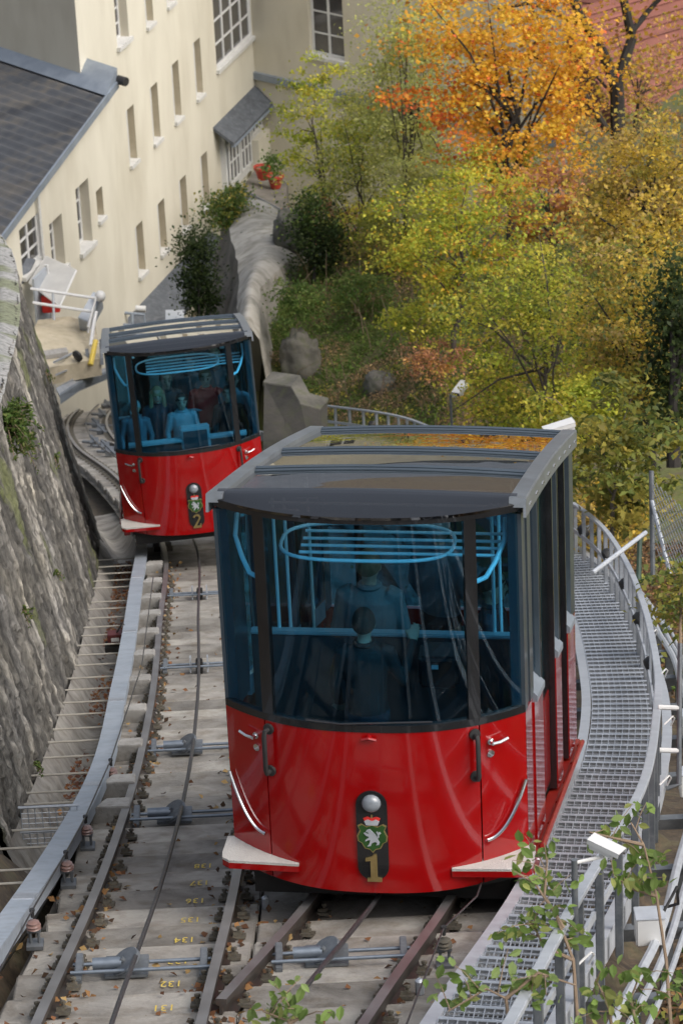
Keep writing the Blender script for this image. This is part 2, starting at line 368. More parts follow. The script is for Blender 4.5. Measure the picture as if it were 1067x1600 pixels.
# ------------------------------------------------------------------ track bed of stepped concrete slabs
bed = thing('track_bed', None, None, (0, 20, zp(20)), kind='structure')
mb = MB()
pp = [12+i*1.0 for i in range(109)]
mb.grid([[(xL(Y)-.95, Y, zp(Y)-.29), (xL(Y)+.9 if Y > 84 else max(xR(min(Y, 86))+.95, xL(Y)+.9), Y, zp(Y)-.29)] for Y in pp])
mb.build('bed_base', M['concrete_dark'], bed)
def slab(xa, xb, xc, xd, Y0, Y1, drop, tilt, name='concrete_slab'):
    """one tread: top less steep than the slope, nose at the downhill end"""
    za, zb = zp(Y0)-drop-tilt, zp(Y1)-drop+tilt
    m = MB(); t = .22
    m.hexa([(xa, Y0, za-t), (xb, Y0, za-t), (xd, Y1, zb-t), (xc, Y1, zb-t), (xa, Y0, za), (xb, Y0, za), (xd, Y1, zb), (xc, Y1, zb)])
    return m.build(name, M['concrete'], bed, bevel=.012)
PITCH = .69
SLABS = []
k = 0; Y = 13.0
while Y < 112:
    Y1 = Y+PITCH-.018; j = lambda a: rnd.uniform(-a, a)
    l0, l1 = xL(Y)-.86, xL(Y1)-.86
    if Y < 84:
        r0, r1 = max(xR(Y)+.90, xL(Y)+.85), max(xR(Y1)+.90, xL(Y1)+.85)
        mid0, mid1 = xL(Y)+.72, xL(Y1)+.72
        dr = .155+j(.012)
        SLABS.append(slab(l0+j(.04), mid0, l1+j(.04), mid1, Y, Y1, dr, .038))
        if r0-mid0 > .3: slab(mid0+.02, r0+j(.05), mid1+.02, r1+j(.05), Y, Y1, .155+j(.012), .038)
    else:
        slab(l0, xL(Y)+.86, l1, xL(Y1)+.86, Y, Y1, .155, .038)
    Y += PITCH; k += 1

# ------------------------------------------------------------------ rails
RP = [(-.035, 0), (.035, 0), (.035, -.035), (.010, -.05), (.010, -.115), (.062, -.13), (.062, -.145), (-.062, -.145), (-.062, -.13), (-.010, -.115), (-.010, -.05), (-.035, -.035)]
def rail(parent, fx, Y0, Y1, off, st=.5):
    n = int((Y1-Y0)/st)+1; path = [(fx(Y0+(Y1-Y0)*i/n)+off, Y0+(Y1-Y0)*i/n, zp(Y0+(Y1-Y0)*i/n)) for i in range(n+1)]
    m = MB(); m.sweep(path, RP)
    npr = len(RP); m.m = [1 if (q % npr) == 0 and q < (len(path)-1)*npr else 0 for q in range(len(m.f))]
    return m.build('rail', [M['rail_steel'], M['rail_top']], parent)
GA = .53
trL = thing('railway_track', 'left single track with dark steel rails running under the far red car', 'railway track', (xL(18), 18, zp(18)))
trR = thing('railway_track', 'right single track branching off under the near red car', 'railway track', (xR(18), 18, zp(18)))
rail(trL, xL, 13, 115, -GA); rail(trL, xL, 13, 115, GA)
rail(trR, xR, 19.15, 80, -GA); rail(trR, xR, 13, 76, GA)
# clips
m = MB(); s_ = 1
m.box((0.10, 0, -.125), (.11, .16, .025)); m.box((.085, 0, -.10), (.07, .07, .03)); m.lathe((.10, 0, -.10), [(.034, 0), (.034, .02), (.016, .022), (.016, .04), (.026, .04), (.026, .06), (.010, .065)], 6)
m.v = [(x*.85, y*.85, (z+.145)*.85-.145) for x, y, z in m.v]
clip0 = m.build('rail_clip', M['clip_steel'], None, bevel=0.0); clip_used = False
def clips(parent, fx, off, Ys):
    global clip_used
    for Y_ in Ys:
        a = math.atan2(fx(Y_+.3)-fx(Y_-.3), .6)
        for sgn in (1, -1):
            o = clip0 if not clip_used else share(clip0, parent)
            clip_used = True; o.parent = parent
            loc = Vector((fx(Y_)+off, Y_, zp(Y_)))-OFF[parent]
            o.location = loc; o.rotation_euler = (math.atan(KS), 0, (-a if sgn == 1 else math.pi-a)) if sgn == 1 else (-math.atan(KS), 0, math.pi-a)
SL = [13.0+PITCH*(i+.5) for i in range(60)]
clips(trL, xL, -GA, [y for y in SL if y < 47]); clips(trL, xL, GA, [y for y in SL if y < 26])
clips(trR, xR, -GA, [y for y in SL if 19.4 < y < 24]); clips(trR, xR, GA, [y for y in SL if y < 24])
# far rail fastenings joined as one piece of stuff
m = MB()
for i in range(90):
    Y_ = 51+i*.69
    for off in (-GA, GA):
        for sg in (-1, 1): m.box((xL(Y_)+off+sg*.1, Y_, zp(Y_)-.11), (.10, .14, .07))
tag(m.build('rail_clips_beyond', M['clip_steel'], trL, fix=False), kind='stuff')

# haulage ropes
def polyline(fx, dx, h, Y0, Y1, st=.8):
    n = int((Y1-Y0)/st)+1; return [(fx(Y0+(Y1-Y0)*i/n)+dx, Y0+(Y1-Y0)*i/n, zp(Y0+(Y1-Y0)*i/n)+h) for i in range(n+1)]
m = MB(); m.tube(polyline(xL, -.03, .03, 13, 112), .018, 8)
tag(m.build('haulage_rope', M['cable_steel'], None, True), 'long steel rope between the rails of the left track', 'cable')
m = MB(); m.tube(polyline(xR, .0, .03, 13, 70), .018, 8)
tag(m.build('haulage_rope', M['cable_steel'], None, True), 'steel rope between the rails of the right track under the near car', 'cable')

# rope sheaves on cross bars
def sheave(fx, Y_, tilt, label):
    x = fx(Y_); z = zp(Y_)
    t = thing('rope_sheave', label, 'pulley', (x, Y_, z-.14), group='rope sheaves between the rails')
    for dy, r in ((-.10, .014), (.14, .014)):
        m = MB(); m.tube([(x-GA+.05, Y_+dy, zp(Y_+dy)-.06), (x+GA-.05, Y_+dy, zp(Y_+dy)-.06)], r, 10); m.build('cross_bar', M['bar_steel'], t, True)
    for sx in (-1, 1):
        m = MB(); m.box((x+sx*(GA-.10), Y_+.02, z-.08), (.05, .34, .07)); m.build('bracket', M['galv_dark'], t, bevel=.006)
    if tilt:
        m = MB(); m.box((x-.10, Y_+.03, z-.075), (.30, .26, .025)); m.build('base_plate', M['galv_dark'], t, bevel=.005)
        m = MB(); m.tube([(x-.33, Y_+.0, z-.02), (x-.13, Y_+.0, z-.02)], .042, 14); m.build('axle_housing', M['bar_steel'], t, True)
        ax = Vector((.55, -.12, .82)).normalized() if tilt > 0 else Vector((-.55, -.12, .82)).normalized()
        m = MB(); m.lathe((x-.11, Y_, z-.02), [(.04, -.02), (.12, -.018), (.125, -.012), (.11, 0), (.125, .012), (.12, .018), (.04, .02)], 22, ax.cross(Vector((0, 1, 0))).cross(ax) if False else Vector((-.55, -.1, .80)))
        w = m.build('wheel', M['galv_dark'], t, True)
        m = MB(); m.lathe((x-.11, Y_, z-.02), [(.022, -.05), (.022, .05)], 12, Vector((-.55, -.1, .80))); m.build('hub', M['galv_dark'], w, True)
    else:
        m = MB()
        for sx in (-1, 1): m.hexa([(x+sx*.10-.008-.03, Y_-.10, z-.1), (x+sx*.10+.008-.03, Y_-.10, z-.1), (x+sx*.10+.008-.03, Y_+.1, z-.14), (x+sx*.10-.008-.03, Y_+.1, z-.14), (x+sx*.10-.008-.03, Y_-.05, z+.07), (x+sx*.10+.008-.03, Y_-.05, z+.07), (x+sx*.10+.008-.03, Y_+.05, z+.05), (x+sx*.10-.008-.03, Y_+.05, z+.05)])
        m.build('cheek_plate', M['galvanised'], t)
        m = MB(); m.lathe((x-.03, Y_, z-.07), [(.08, -.04), (.1, -.03), (.075, 0), (.1, .03), (.08, .04)], 18, (1, 0, 0)); m.build('wheel', M['black_under'], t, True)
for px, py, tl, lb in ((190, 1500, 1, 'tilted rope pulley with cross bars, nearest one on the left track'), (270, 1265, 1, 'tilted rope pulley on left track beside the near car doorstep'), (285, 1160, 1, 'tilted rope pulley on left track, third up the photo'),
                       (300, 1033, 0, 'upright rope pulley with cheek plates, left track, lower of two'), (303, 922, 0, 'upright rope pulley with cheek plates closest below the far car')):
    sheave(xL, onplane(px, py).y, tl, lb)
sheave(xR, onplane(560, 1480).y, 1, 'tilted rope pulley in front of the near red car')
# point machine levers in the bend behind the far car
for i, (px, py, ln) in enumerate(((150, 662, .9), (158, 672, .9), (148, 690, .8), (165, 697, .8), (160, 647, .7), (172, 705, .6), (168, 632, .6))):
    p = onplane(px, py); t = MB()
    t.bar(p+Vector((-.3, 0, .02)), p+Vector((.45, -.25, .02)), .07, .05); t.bar(p+Vector((-.1, .25, .05)), p+Vector((.15, -.3, .05)), .06, .05); t.box(p, (.2, .3, .1))
    tag(t.build('rope_guide', M['galv_dark']), 'small grey rope guide bolted in the bend behind the far car', 'rope guide', 'rope guides in the bend')

# painted slab numbers, upside down as seen from uphill
def text_mesh(s, size):
    c = bpy.data.curves.new('tmp', 'FONT'); c.body = s; c.size = size; c.align_x = 'CENTER'; c.align_y = 'CENTER'; c.resolution_u = 2
    o = bpy.data.objects.new('tmp', c); COL.objects.link(o); dg = bpy.context.evaluated_depsgraph_get(); dg.update()
    me = bpy.data.meshes.new_from_object(o.evaluated_get(dg)); bpy.data.objects.remove(o); return me
for i, o in enumerate(SLABS):
    Y_ = 13+PITCH*(i+.42)
    if 17.5 < Y_ < 25:
        me = text_mesh(str(122+i), .105); me.materials.append(M['yellow_paint'])
        t = bpy.data.objects.new('painted_number', me); reg(t, bed)
        ang = math.atan((zp(Y_+.3)-zp(Y_-.3)+.056*.6/PITCH)/.6)
        t.location = Vector((xL(Y_)+.22, Y_, 0))-OFF[bed]
        n_ = PITCH-.018; frac = .42*PITCH/n_
        vs_ = [v.co for v in o.data.vertices]; zt = max(vs_, key=lambda v: v.z)
        Ys0 = 13+PITCH*i; za = zp(Ys0)-.155-.038; zb = zp(Ys0+n_)-.155+.038
        t.location.z = za+(zb-za)*frac+.018-OFF[bed].z
        t.rotation_euler = (math.atan((zb-za)/n_), 0, 0)
        t.scale = (1, 1.7, 1); t.rotation_euler = Matrix.Rotation(math.atan((zb-za)/n_), 3, 'X').to_4x4().to_3x3().__matmul__(Matrix.Rotation(math.pi, 3, 'Z')).to_euler()

# concrete wedge blocks and insulators beside the left rail
ORD = ['first', 'second', 'third', 'fourth', 'fifth', 'sixth', 'seventh', 'eighth', 'ninth', 'tenth', 'eleventh']
for i, py in enumerate((888, 915, 940, 966, 995, 1030, 1070, 1117, 1172, 1230, 1268)):
    px = np.interp(py, [860, 980, 1100, 1172, 1230, 1300], [240, 232, 208, 198, 185, 168])
    p = onplane(px, py, -.05); m = MB()
    m.hexa([p+Vector((-.2, -.12, -.12)), p+Vector((.16, -.12, -.12)), p+Vector((.16, .16, -.2)), p+Vector((-.2, .16, -.2)),
            p+Vector((-.14, -.12, .12)), p+Vector((.16, -.12, .12)), p+Vector((.16, .12, .07)), p+Vector((-.05, .12, .07))])
    tag(m.build('concrete_bracket', M['concrete_block'], bevel=.008), ORD[i]+' concrete bracket block along the edge beam counted from the far car', 'bracket', 'concrete brackets along the edge beam')
def insulator(px, py, label, h=0.0, mat_='insulator'):
    p = onplane(px, py, -.13); t = thing('insulator', label, 'insulator', p, group='wire insulators beside the rails')
    m = MB(); m.box(p+Vector((0, 0, .015)), (.12, .12, .03)); m.tube([p+Vector((-.03, 0, .03)), p+Vector((-.03, 0, .13))], .012, 6); m.tube([p+Vector((.03, 0, .03)), p+Vector((.03, 0, .13))], .012, 6); m.box(p+Vector((0, 0, .135)), (.10, .05, .02)); m.build('stand', M['galv_dark'], t)
    m = MB(); m.lathe(p+Vector((0, 0, .145)), [(.03, 0), (.055, .010), (.04, .022), (.055, .034), (.035, .046), (.045, .058), (.022, .07)], 14); m.build('shed_stack', M[mat_], t, True)
    m = MB(); m.lathe(p+Vector((0, 0, .245)), [(.014, 0), (.014, .05), (.02, .05), (.02, .07)], 8); m.build('pin', M['rubber'], t)
    return p+Vector((0, 0, .30))
W1 = [insulator(*a) for a in ((56, 1478, 'brown ribbed insulator nearest the bottom left'), (108, 1383, 'brown ribbed insulator second along the left wire'), (138, 1325, 'brown ribbed insulator third along the left wire'), (177, 1232, 'brown ribbed insulator fourth along the left wire'))]
W2 = [insulator(695, 1508, 'greenish ribbed insulator on the slab between right rail and metal walkway', 0, 'clip_steel')]
m = MB(); m.tube([onplane(-40, 1590, .15)]+W1+[onplane(222, 1040, .15), onplane(240, 900, .15)], .007, 5)
tag(m.build('signal_wire', M['cable_steel']), 'thin wire along the left rail held by brown insulators', 'wire')
m = MB(); m.tube([onplane(620, 1640, .15), W2[0], onplane(745, 1400, .15), onplane(800, 1230, .15)], .007, 5)
tag(m.build('signal_wire', M['cable_steel']), 'thin wire running under the right side of the near car', 'wire')
for px, py, lb in ((656, 1552, 'small grey peg standing on the slab left of the walkway'), (416, 1420, 'small grey peg standing on the slab between the two tracks')):
    p = onplane(px, py, -.14); m = MB(); m.lathe(p, [(.03, 0), (.03, .1), (.015, .115)], 8); tag(m.build('steel_peg', M['galvanised'], None, True), lb, 'peg')

# ------------------------------------------------------------------ grey edge beam with rungs over the drain
eb = thing('edge_beam', 'long grey steel edge beam with thin rungs reaching to the stone wall', 'edge beam', (xB(20), 20, zp(20)))
HB = .12
path = [(xB(y)+0, y, zp(y)+HB) for y in np.arange(13, 51.5, .5)]
m = MB(); m.sweep(path, [(-.09, 0), (.09, 0), (.09, -.03), (.075, -.03), (.075, -.14), (-.075, -.14), (-.075, -.03), (-.09, -.03)]); m.build('beam', M['beam_paint'], eb)
for y in (22.3, 27.2, 32.5, 38.5, 45):
    m = MB(); d = Vector((xB(y+.2)-xB(y-.2), .4, .4*KS)).normalized(); c = Vector((xB(y), y, zp(y)+HB+.004))
    m.bar(c-d*.11, c+d*.11, .17, .007); m.build('splice_plate', M['galvanised'], eb)
for py in (871, 882, 893, 904, 915, 937, 948, 962, 976, 989, 1004, 1019, 1035, 1055, 1073, 1093, 1112, 1134, 1154, 1178, 1205, 1232, 1250, 1290, 1318, 1352, 1373):
    y = onplane(200-(py-860)*.2, py, 0).y
    xf = xF(y) if y > 25 else xB(y)-.75
    m = MB(); m.tube([(xB(y)-.06, y, zp(y)-.02), (xf-.15, y+.03, zp(y)-.04)], .011, 6); m.build('rung', M['rung_paint'], eb)
# mesh guard at the end of the stone wall
y = 25.9; m = MB()
x0, x1 = xB(y)-.5, xB(y)-.02
for k in range(9): m.tube([(x0+(x1-x0)*k/8, y, zp(y)+.16), (x0+(x1-x0)*k/8, y, zp(y)-.22)], .004, 4)
for k in range(8): m.tube([(x0, y, zp(y)+.16-.05*k), (x1, y, zp(y)+.16-.05*k)], .004, 4)
m.tube([(x0-.02, y, zp(y)+.17), (x1+.02, y, zp(y)+.17)], .012, 6); m.tube([(x0-.02, y, zp(y)-.07), (x1+.02, y, zp(y)-.07)], .012, 6)
tag(m.build('mesh_guard', M['galvanised']), 'small wire mesh guard across the drain at the stone wall end', 'guard')
# horn box hanging in the drain
p = onplane(181, 996, -.05); t = thing('warning_box', 'small dark red box with cable hanging over the drain beside the wall', 'box', p+Vector((0, 0, -.2)))
m = MB(); m.box(p, (.20, .16, .14)); m.build('case', M['maroon'], t, bevel=.01)
m = MB(); m.box(p+Vector((0, -.082, .01)), (.10, .006, .05)); m.build('plate', M['white_plastic'], t)
m = MB(); m.box(p+Vector((0, 0, -.14)), (.28, .2, .10)); m.build('shelf', M['black_under'], t, bevel=.01)
m = MB(); m.tube([p+Vector((.02, 0, .07)), p+Vector((.10, 0, .2)), p+Vector((.17, 0, .1)), p+Vector((.22, 0, -.1))], .013, 6); m.build('cable', M['rubber'], t, True)

# drain channel
m = MB(); rows = []
for y in np.arange(24.9, 62, .5):
    a, b = xB(min(y, 58))-.05, xF(y)
    rows.append([(a+(b-a)*t, y, zp(y)-.20-.28*math.sin(math.pi*min(t*1.15, 1))**.8+(.0 if t < .9 else .10*(t-.9)*10)+mnoise.noise((t*4, y*1.2, 2))*.03) for t in np.linspace(0, 1.06, 12)])
m.grid(rows); tag(m.build('drain_channel', M['concrete'], None, True, fix=False), kind='structure')
m = MB(); rows = []
for y in np.arange(13, 25.4, .4):
    a, b = xB(y)-.05, xB(y)-.95
    rows.append([(a+(b-a)*t, y, zp(y)-.25-.35*math.sin(math.pi*t)**.7+(.38 if t > .9 else 0)+mnoise.noise((t*4, y*1.2, 2))*.04) for t in np.linspace(0, 1.0, 12)])
m.grid(rows); tag(m.build('drain_channel', M['concrete_dark'], None, True, fix=False), kind='structure')
# low concrete edging with a post at the left
kr = thing('drain_edging', 'low broken concrete edging of the drain at the lower left', 'edging', (xB(22)-.9, 22, zp(22)))
for y0, y1, h in ((21.2, 22.6, .10), (22.7, 24.0, .22), (24.05, 25.1, .34)):
    m = MB(); a0, a1 = xB(y0)-.72, xB(y1)-.72
    m.hexa([(a0-.5, y0, zp(y0)-.8), (a0, y0, zp(y0)-.8), (a1, y1, zp(y1)-.8), (a1-.5, y1, zp(y1)-.8), (a0-.5, y0, zp(y0)+h+.05), (a0, y0, zp(y0)+h), (a1, y1, zp(y1)+h), (a1-.5, y1, zp(y1)+h+.05)])
    m.build('concrete_block', M['concrete_block'], kr, bevel=.03)
p = Vector((xB(23.6)-.95, 23.6, zp(23.6)+.24)); m = MB(); m.tube([p, p+Vector((-.04, 0, 1.0))], .03, 8); m.lathe(p, [(.06, 0), (.06, .02)], 10)
tag(m.build('guard_post', M['galv_dark'], None, True), 'thin grey post standing on the concrete edging at the left', 'post')

# ------------------------------------------------------------------ old stone wall on the left
def hash2(i, j, s):
    h = (i*374761393+j*668265263+s*2147483647) & 0xffffffff
    h = ((h ^ (h >> 13))*1274126177) & 0xffffffff
    return ((h ^ (h >> 16)) & 0xffff)/65535.0
def stone_field(S, H, cs, ch, seed):
    """vectorised jittered-cell stones: returns relief and a tone per point"""
    a = S/cs; b = H/ch; ia = np.floor(a).astype(np.int64); ib = np.floor(b).astype(np.int64)
    d1 = np.full(S.shape, 9.0); d2 = np.full(S.shape, 9.0); tone = np.zeros(S.shape)
    hv = np.vectorize(hash2)
    lo_a, hi_a, lo_b, hi_b = ia.min()-2, ia.max()+3, ib.min()-2, ib.max()+3
    A, B = np.meshgrid(np.arange(lo_a, hi_a), np.arange(lo_b, hi_b), indexing='ij')
    jx = hv(A, B, seed); jy = hv(A, B, seed+1); tn = hv(A, B, seed+2)
    for da in (-1, 0, 1):
        for db in (-1, 0, 1):
            qa = ia+da; qb = ib+db; X = qa+.5+(jx[qa-lo_a, qb-lo_b]-.5)*.8; Yy = qb+.5+(jy[qa-lo_a, qb-lo_b]-.5)*.8
            d = np.hypot(a-X, b-Yy); t = tn[qa-lo_a, qb-lo_b]
            near = d < d1; d2 = np.where(near, d1, np.minimum(d2, d)); tone = np.where(near, t, tone); d1 = np.where(near, d, d1)
    edge = np.clip((d2-d1)/.22, 0, 1)
    return edge, tone
mw = bpy.data.materials.new('old_stone'); mw.use_nodes = True; n = mw.node_tree; b_ = n.nodes['Principled BSDF']; b_.inputs['Roughness'].default_value = .93
a_ = n.nodes.new('ShaderNodeAttribute'); a_.attribute_name = 'Col'
tc = n.nodes.new('ShaderNodeTexCoord'); nz = n.nodes.new('ShaderNodeTexNoise'); nz.inputs['Scale'].default_value = 11; nz.inputs['Detail'].default_value = 12
n.links.new(tc.outputs['Object'], nz.inputs['Vector'])
mx = n.nodes.new('ShaderNodeMix'); mx.data_type = 'RGBA'; mx.blend_type = 'MULTIPLY'; mx.inputs['Factor'].default_value = .8
n.links.new(a_.outputs['Color'], mx.inputs['A']); n.links.new(ramp(n, nz.outputs['Fac'], [(.32, (.42, .40, .38)), (.5, (1, 1, 1)), (.7, (1.35, 1.33, 1.3))]), mx.inputs['B'])
n.links.new(mx.outputs['Result'], b_.inputs['Base Color'])
bp = n.nodes.new('ShaderNodeBump'); bp.inputs['Strength'].default_value = .8; bp.inputs['Distance'].default_value = .03
nz2 = n.nodes.new('ShaderNodeTexNoise'); nz2.inputs['Scale'].default_value = 22; nz2.inputs['Detail'].default_value = 8; n.links.new(tc.outputs['Object'], nz2.inputs['Vector'])
n.links.new(nz2.outputs['Fac'], bp.inputs['Height']); n.links.new(bp.outputs[0], b_.inputs['Normal'])
M['old_stone'] = mw
def set_cols(me, cols):
    at_ = me.color_attributes.new('Col', 'FLOAT_COLOR', 'POINT')
    c = np.ones((len(cols), 4), np.float32); c[:, :3] = cols; at_.data.foreach_set('color', c.ravel())
sw = thing('stone_wall', 'tall old battered stone wall with moss beside the left track', 'wall', (xF(26), 26, zp(26)-.4))
ys = [25.0]; 
while ys[-1] < 65.4:
    y = ys[-1]; sl = abs(xF(y+.2)-xF(y))/.2; ys.append(y+.075/math.sqrt(1+sl*sl))
ns, nh = len(ys), 78
S = np.zeros((ns, nh+1)); 
arc = np.cumsum([0]+[math.hypot(ys[i+1]-ys[i], xF(ys[i+1])-xF(ys[i])) for i in range(ns-1)])
HH = np.array([[hW(y)*j/nh for j in range(nh+1)] for y in ys]); SS = np.repeat(arc[:, None], nh+1, 1)
edge, tone = stone_field(SS+.1*np.sin(HH*5), HH, .34, .17, 5)
_, tone2 = stone_field(SS, HH, 1.6, 1.9, 11)
rows = []; cols = []
for i, y in enumerate(ys):
    dx = (xF(y+.05)-xF(y-.05))/.1 if y < 65.3 else 8
    nx_, ny_ = 1/math.hypot(1, dx), -dx/math.hypot(1, dx)
    r = []
    for j in range(nh+1):
        h = HH[i, j]; q = mnoise.noise((y*.5, h*.7, 3.1))*.05+mnoise.noise((y*2.3, h*1.2, 9))*.03
        rel = .03*edge[i, j]**.5+.035*(tone[i, j]-.5)+q+.03*mnoise.noise((y*6, h*2.2, 2))+.02*mnoise.noise((y*19, h*9, 6))
        x0 = xF(y)-.20*h
        r.append((x0+nx_*rel-(0 if dx > -1.5 else 0), y+ny_*rel+(.20*h*(-ny_) if False else 0), zp(y)-.42+h))
        st = mnoise.noise((y*2.6, h*.18, 4.4)); big = mnoise.noise((y*.45, h*.5, 12))
        v = (.05+.085*tone[i, j])*(.45+.55*edge[i, j])*(1+1.1*st+.45*big)
        v = max(v, .022); br = .5+.5*mnoise.noise((y*.9, h*1.4, 30))
        c = np.array([v*(1.0+.08*br), v*(.97+.02*br), v*(.93-.13*br)])
        if st > .30: c = c*1.6
        ms = mnoise.noise((y*.55, h*.9, 51))+.35*mnoise.noise((y*3, h*3, 52))+.22*(h/hW(y)-.5)
        if ms > .40: c = c*.45+np.array([.065, .075, .020])*min((ms-.40)*6, 1)
        cols.append(c)
    rows.append(r)
m = MB(); m.grid(rows); o = m.build('face', mw, sw, False, fix=False); set_cols(o.data, np.array(cols))
# near end face
m = MB(); rows = [[(xF(25)-.2*h-t*2.4, 25.0+t*.5+mnoise.noise((t*6, h*3, 1))*.12, zp(25)-.42+h) for t in np.linspace(0, 1, 16)] for h in np.linspace(0, hW(25), 24)]
cols = [np.array([.15, .145, .135])*(.6+.8*abs(mnoise.noise((p[0]*4, p[2]*4, 3)))+.2) for r in rows for p in r]
m.grid(rows); o = m.build('end_face', mw, sw, True, fix=False, angle=180); set_cols(o.data, np.array(cols))
# mossy top
rows = []; cols = []
for y in ys[::3]:
    r = []
    for t in np.linspace(0, 1, 22):
        x = xF(y)-.20*hW(y)+.07-t*4.5
        e = mnoise.noise((x*1.6, y*1.6, 5)); r.append((x, y, zp(y)-.42+hW(y)+.06*e+(.05 if t > 0.02 else -.02)+t*.25))
        v = .075+.06*mnoise.noise((x*4, y*4, 1))+.03*e; c = np.array([v*1.05, v, v*.9])
        if t < .05: c = np.array([.30, .30, .29])
        g = mnoise.noise((x*.8, y*.8, 77))+.3*mnoise.noise((x*4, y*4, 78))
        if g > .12: c = c*.4+np.array([.07, .085, .018])
        cols.append(np.maximum(c, .015))
    rows.append(r)
m = MB(); m.grid(rows); o = m.build('coping', mw, sw, True, fix=False, angle=180); set_cols(o.data, np.array(cols))

# ------------------------------------------------------------------ steel walkway on the right
ww = thing('walkway', 'galvanised steel stair walkway with open grating curving beside the near car', 'walkway', (xWl(18), 18, zp(18)))
HWK = .10
def wpt(y, side, h): return Vector(((xWl(y) if side == 0 else xWr(y)), y, zp(y)+h))
for sd_, nm in ((0, 'stringer'), (1, 'stringer')):
    m = MB(); m.sweep([wpt(y, sd_, HWK+.05) for y in np.arange(13, 79, .5)], [(-.045, .0), (.045, 0), (.045, -.02), (.02, -.02), (.02, -.24), (-.02, -.24), (-.02, -.02), (-.045, -.02)]); m.build(nm, M['galv_light'], ww)
m = MB(); wd_ = .66; dp = .25
for k in range(12): m.box((-wd_/2+wd_*k/11, 0, -.008), (.006, dp, .016))
for k in range(1, 4): m.box((0, -dp/2+dp*k/4, -.006), (wd_, .006, .012))
for k in (-1, 1): m.box((0, k*dp/2, -.015), (wd_, .006, .03))
m.box((0, dp/2+.006, -.004), (wd_, .03, .006)); 
tr0 = m.build('tread', M['galvanised'], None, fix=False); tr0.parent = ww; y = 13.2; first = True
while y < 78:
    a = math.atan2(xWl(y+.3)-xWl(y-.3), .6); o = tr0 if first else share(tr0, ww); first = False
    o.location = (wpt(y, 0, 0)+wpt(y, 1, 0))/2+Vector((0, 0, HWK-.01))-OFF[ww]; o.rotation_euler = (0, 0, -a); y += .315
# handrail
hr = thing('handrail', 'galvanised guard rail with flat posts along the outer edge of the walkway', 'railing', (xWr(18), 18, zp(18)))
HRH = .82
def rpt(y, h): p = wpt(y, 1, HWK+h); p.x += .10-.24*smooth(21, 31, y); return p
m = MB(); m.sweep([rpt(y, HRH) for y in np.arange(13.5, 79, .5)], [(-.034, .012), (.034, .012), (.034, -.025), (-.034, -.025)]); m.build('top_rail', M['galv_light'], hr, bevel=.006)
m = MB(); m.sweep([rpt(y, .42)+Vector((-.03, 0, 0)) for y in np.arange(13.5, 79, .5)], [(-.010, .028), (.010, .028), (.010, -.028), (-.010, -.028)]); m.build('mid_rail', M['galv_light'], hr)
y = 14.1
while y < 78.5:
    a = math.atan2(xWl(y+.3)-xWl(y-.3), .6); d = Vector((math.sin(a), math.cos(a), 0)); sdv = Vector((math.cos(a), -math.sin(a), 0))
    m = MB(); c = rpt(y, HRH/2-.1); m.box(c, (.05, .075, HRH+.14), (sdv, d, Vector((0, 0, 1)))); 
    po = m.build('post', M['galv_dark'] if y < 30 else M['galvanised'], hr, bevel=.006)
    y += 1.0
for y in np.arange(14.6, 60, 3.0):
    p = rpt(y, .25)+Vector((.10, 0, .2)); m = MB(); m.tube([p+Vector((-.05, 0, 0)), p+Vector((.03, .05, .05)), p+Vector((.05, .1, 0)), p+Vector((.02, .12, -.08))], .008, 6); m.build('hook', M['white_plastic'], hr, True)
# supports under the walkway
for i, y in enumerate(np.arange(15, 50, 2.1)):
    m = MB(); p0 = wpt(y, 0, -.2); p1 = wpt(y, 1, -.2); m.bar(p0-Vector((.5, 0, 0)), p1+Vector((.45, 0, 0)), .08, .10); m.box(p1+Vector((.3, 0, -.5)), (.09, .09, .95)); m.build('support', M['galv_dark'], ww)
# lamps on the posts
for i, y in enumerate((30.2, 33.8, 37.2, 40.8, 44.2, 68, 71.5)):
    p = rpt(y, .50)+Vector((.02, -.02, 0)); t = thing('step_lamp', None, 'lamp', p, group='round lamps on the walkway posts')
    t['label'] = (ORD[i]+' round dark step lamp along the walkway rail going away from the camera')
    m = MB(); m.lathe(p, [(.03, -.04), (.085, -.03), (.1, .02), (.085, .07), (.03, .085)], 16, (-.75, -.3, -.25)); m.build('housing', M['rubber'], t, True)
    m = MB(); m.tube([p+Vector((.02, .02, .05)), p+Vector((.09, .05, .06))], .015, 6); m.build('arm', M['galv_dark'], t, True)
# conduits along the outside
for k, (dx, h, r, mt, lb) in enumerate(((.28, -.10, .035, 'galv_light', 'thick pale conduit pipe along the outside of the walkway'), (.37, -.13, .028, 'galv_light', 'middle grey conduit pipe along the outside of the walkway'), (.45, -.20, .022, 'galv_light', 'thin outermost pale conduit along the walkway'))):
    m = MB(); m.tube([wpt(y, 1, h)+Vector((dx+.015*math.sin(y*1.3+k), 0, 0)) for y in np.arange(13.5, 44, .45)], r, 8)
    tag(m.build('conduit_pipe', M[mt], None, True), lb, 'pipe')
for y, lb in ((26.3, 'white junction box with yellow cables outside the walkway rail'), (20.6, 'white junction box low behind the walkway post near the camera'), (29.6, 'small pale junction box beside the conduits at the walkway bend')):
    p = wpt(y, 1, .0)+Vector((.25, 0, .02)); t = thing('junction_box', lb, 'junction box', p+Vector((0, 0, -.1)))
    m = MB(); m.box(p, (.2, .16, .22)); m.build('case', M['white_plastic'], t, bevel=.01)
    m = MB(); m.box(p+Vector((0, 0, .113)), (.21, .17, .012)); m.build('lid', M['galv_light'], t, bevel=.004)
    m = MB(); m.tube([p+Vector((.08, 0, .08)), p+Vector((.2, .1, .25)), p+Vector((.22, .2, .05)), p+Vector((.1, .3, -.05))], .012, 6); m.build('cable', M['yellow_paint'] if y == 26.3 else M['rubber'], t, True)
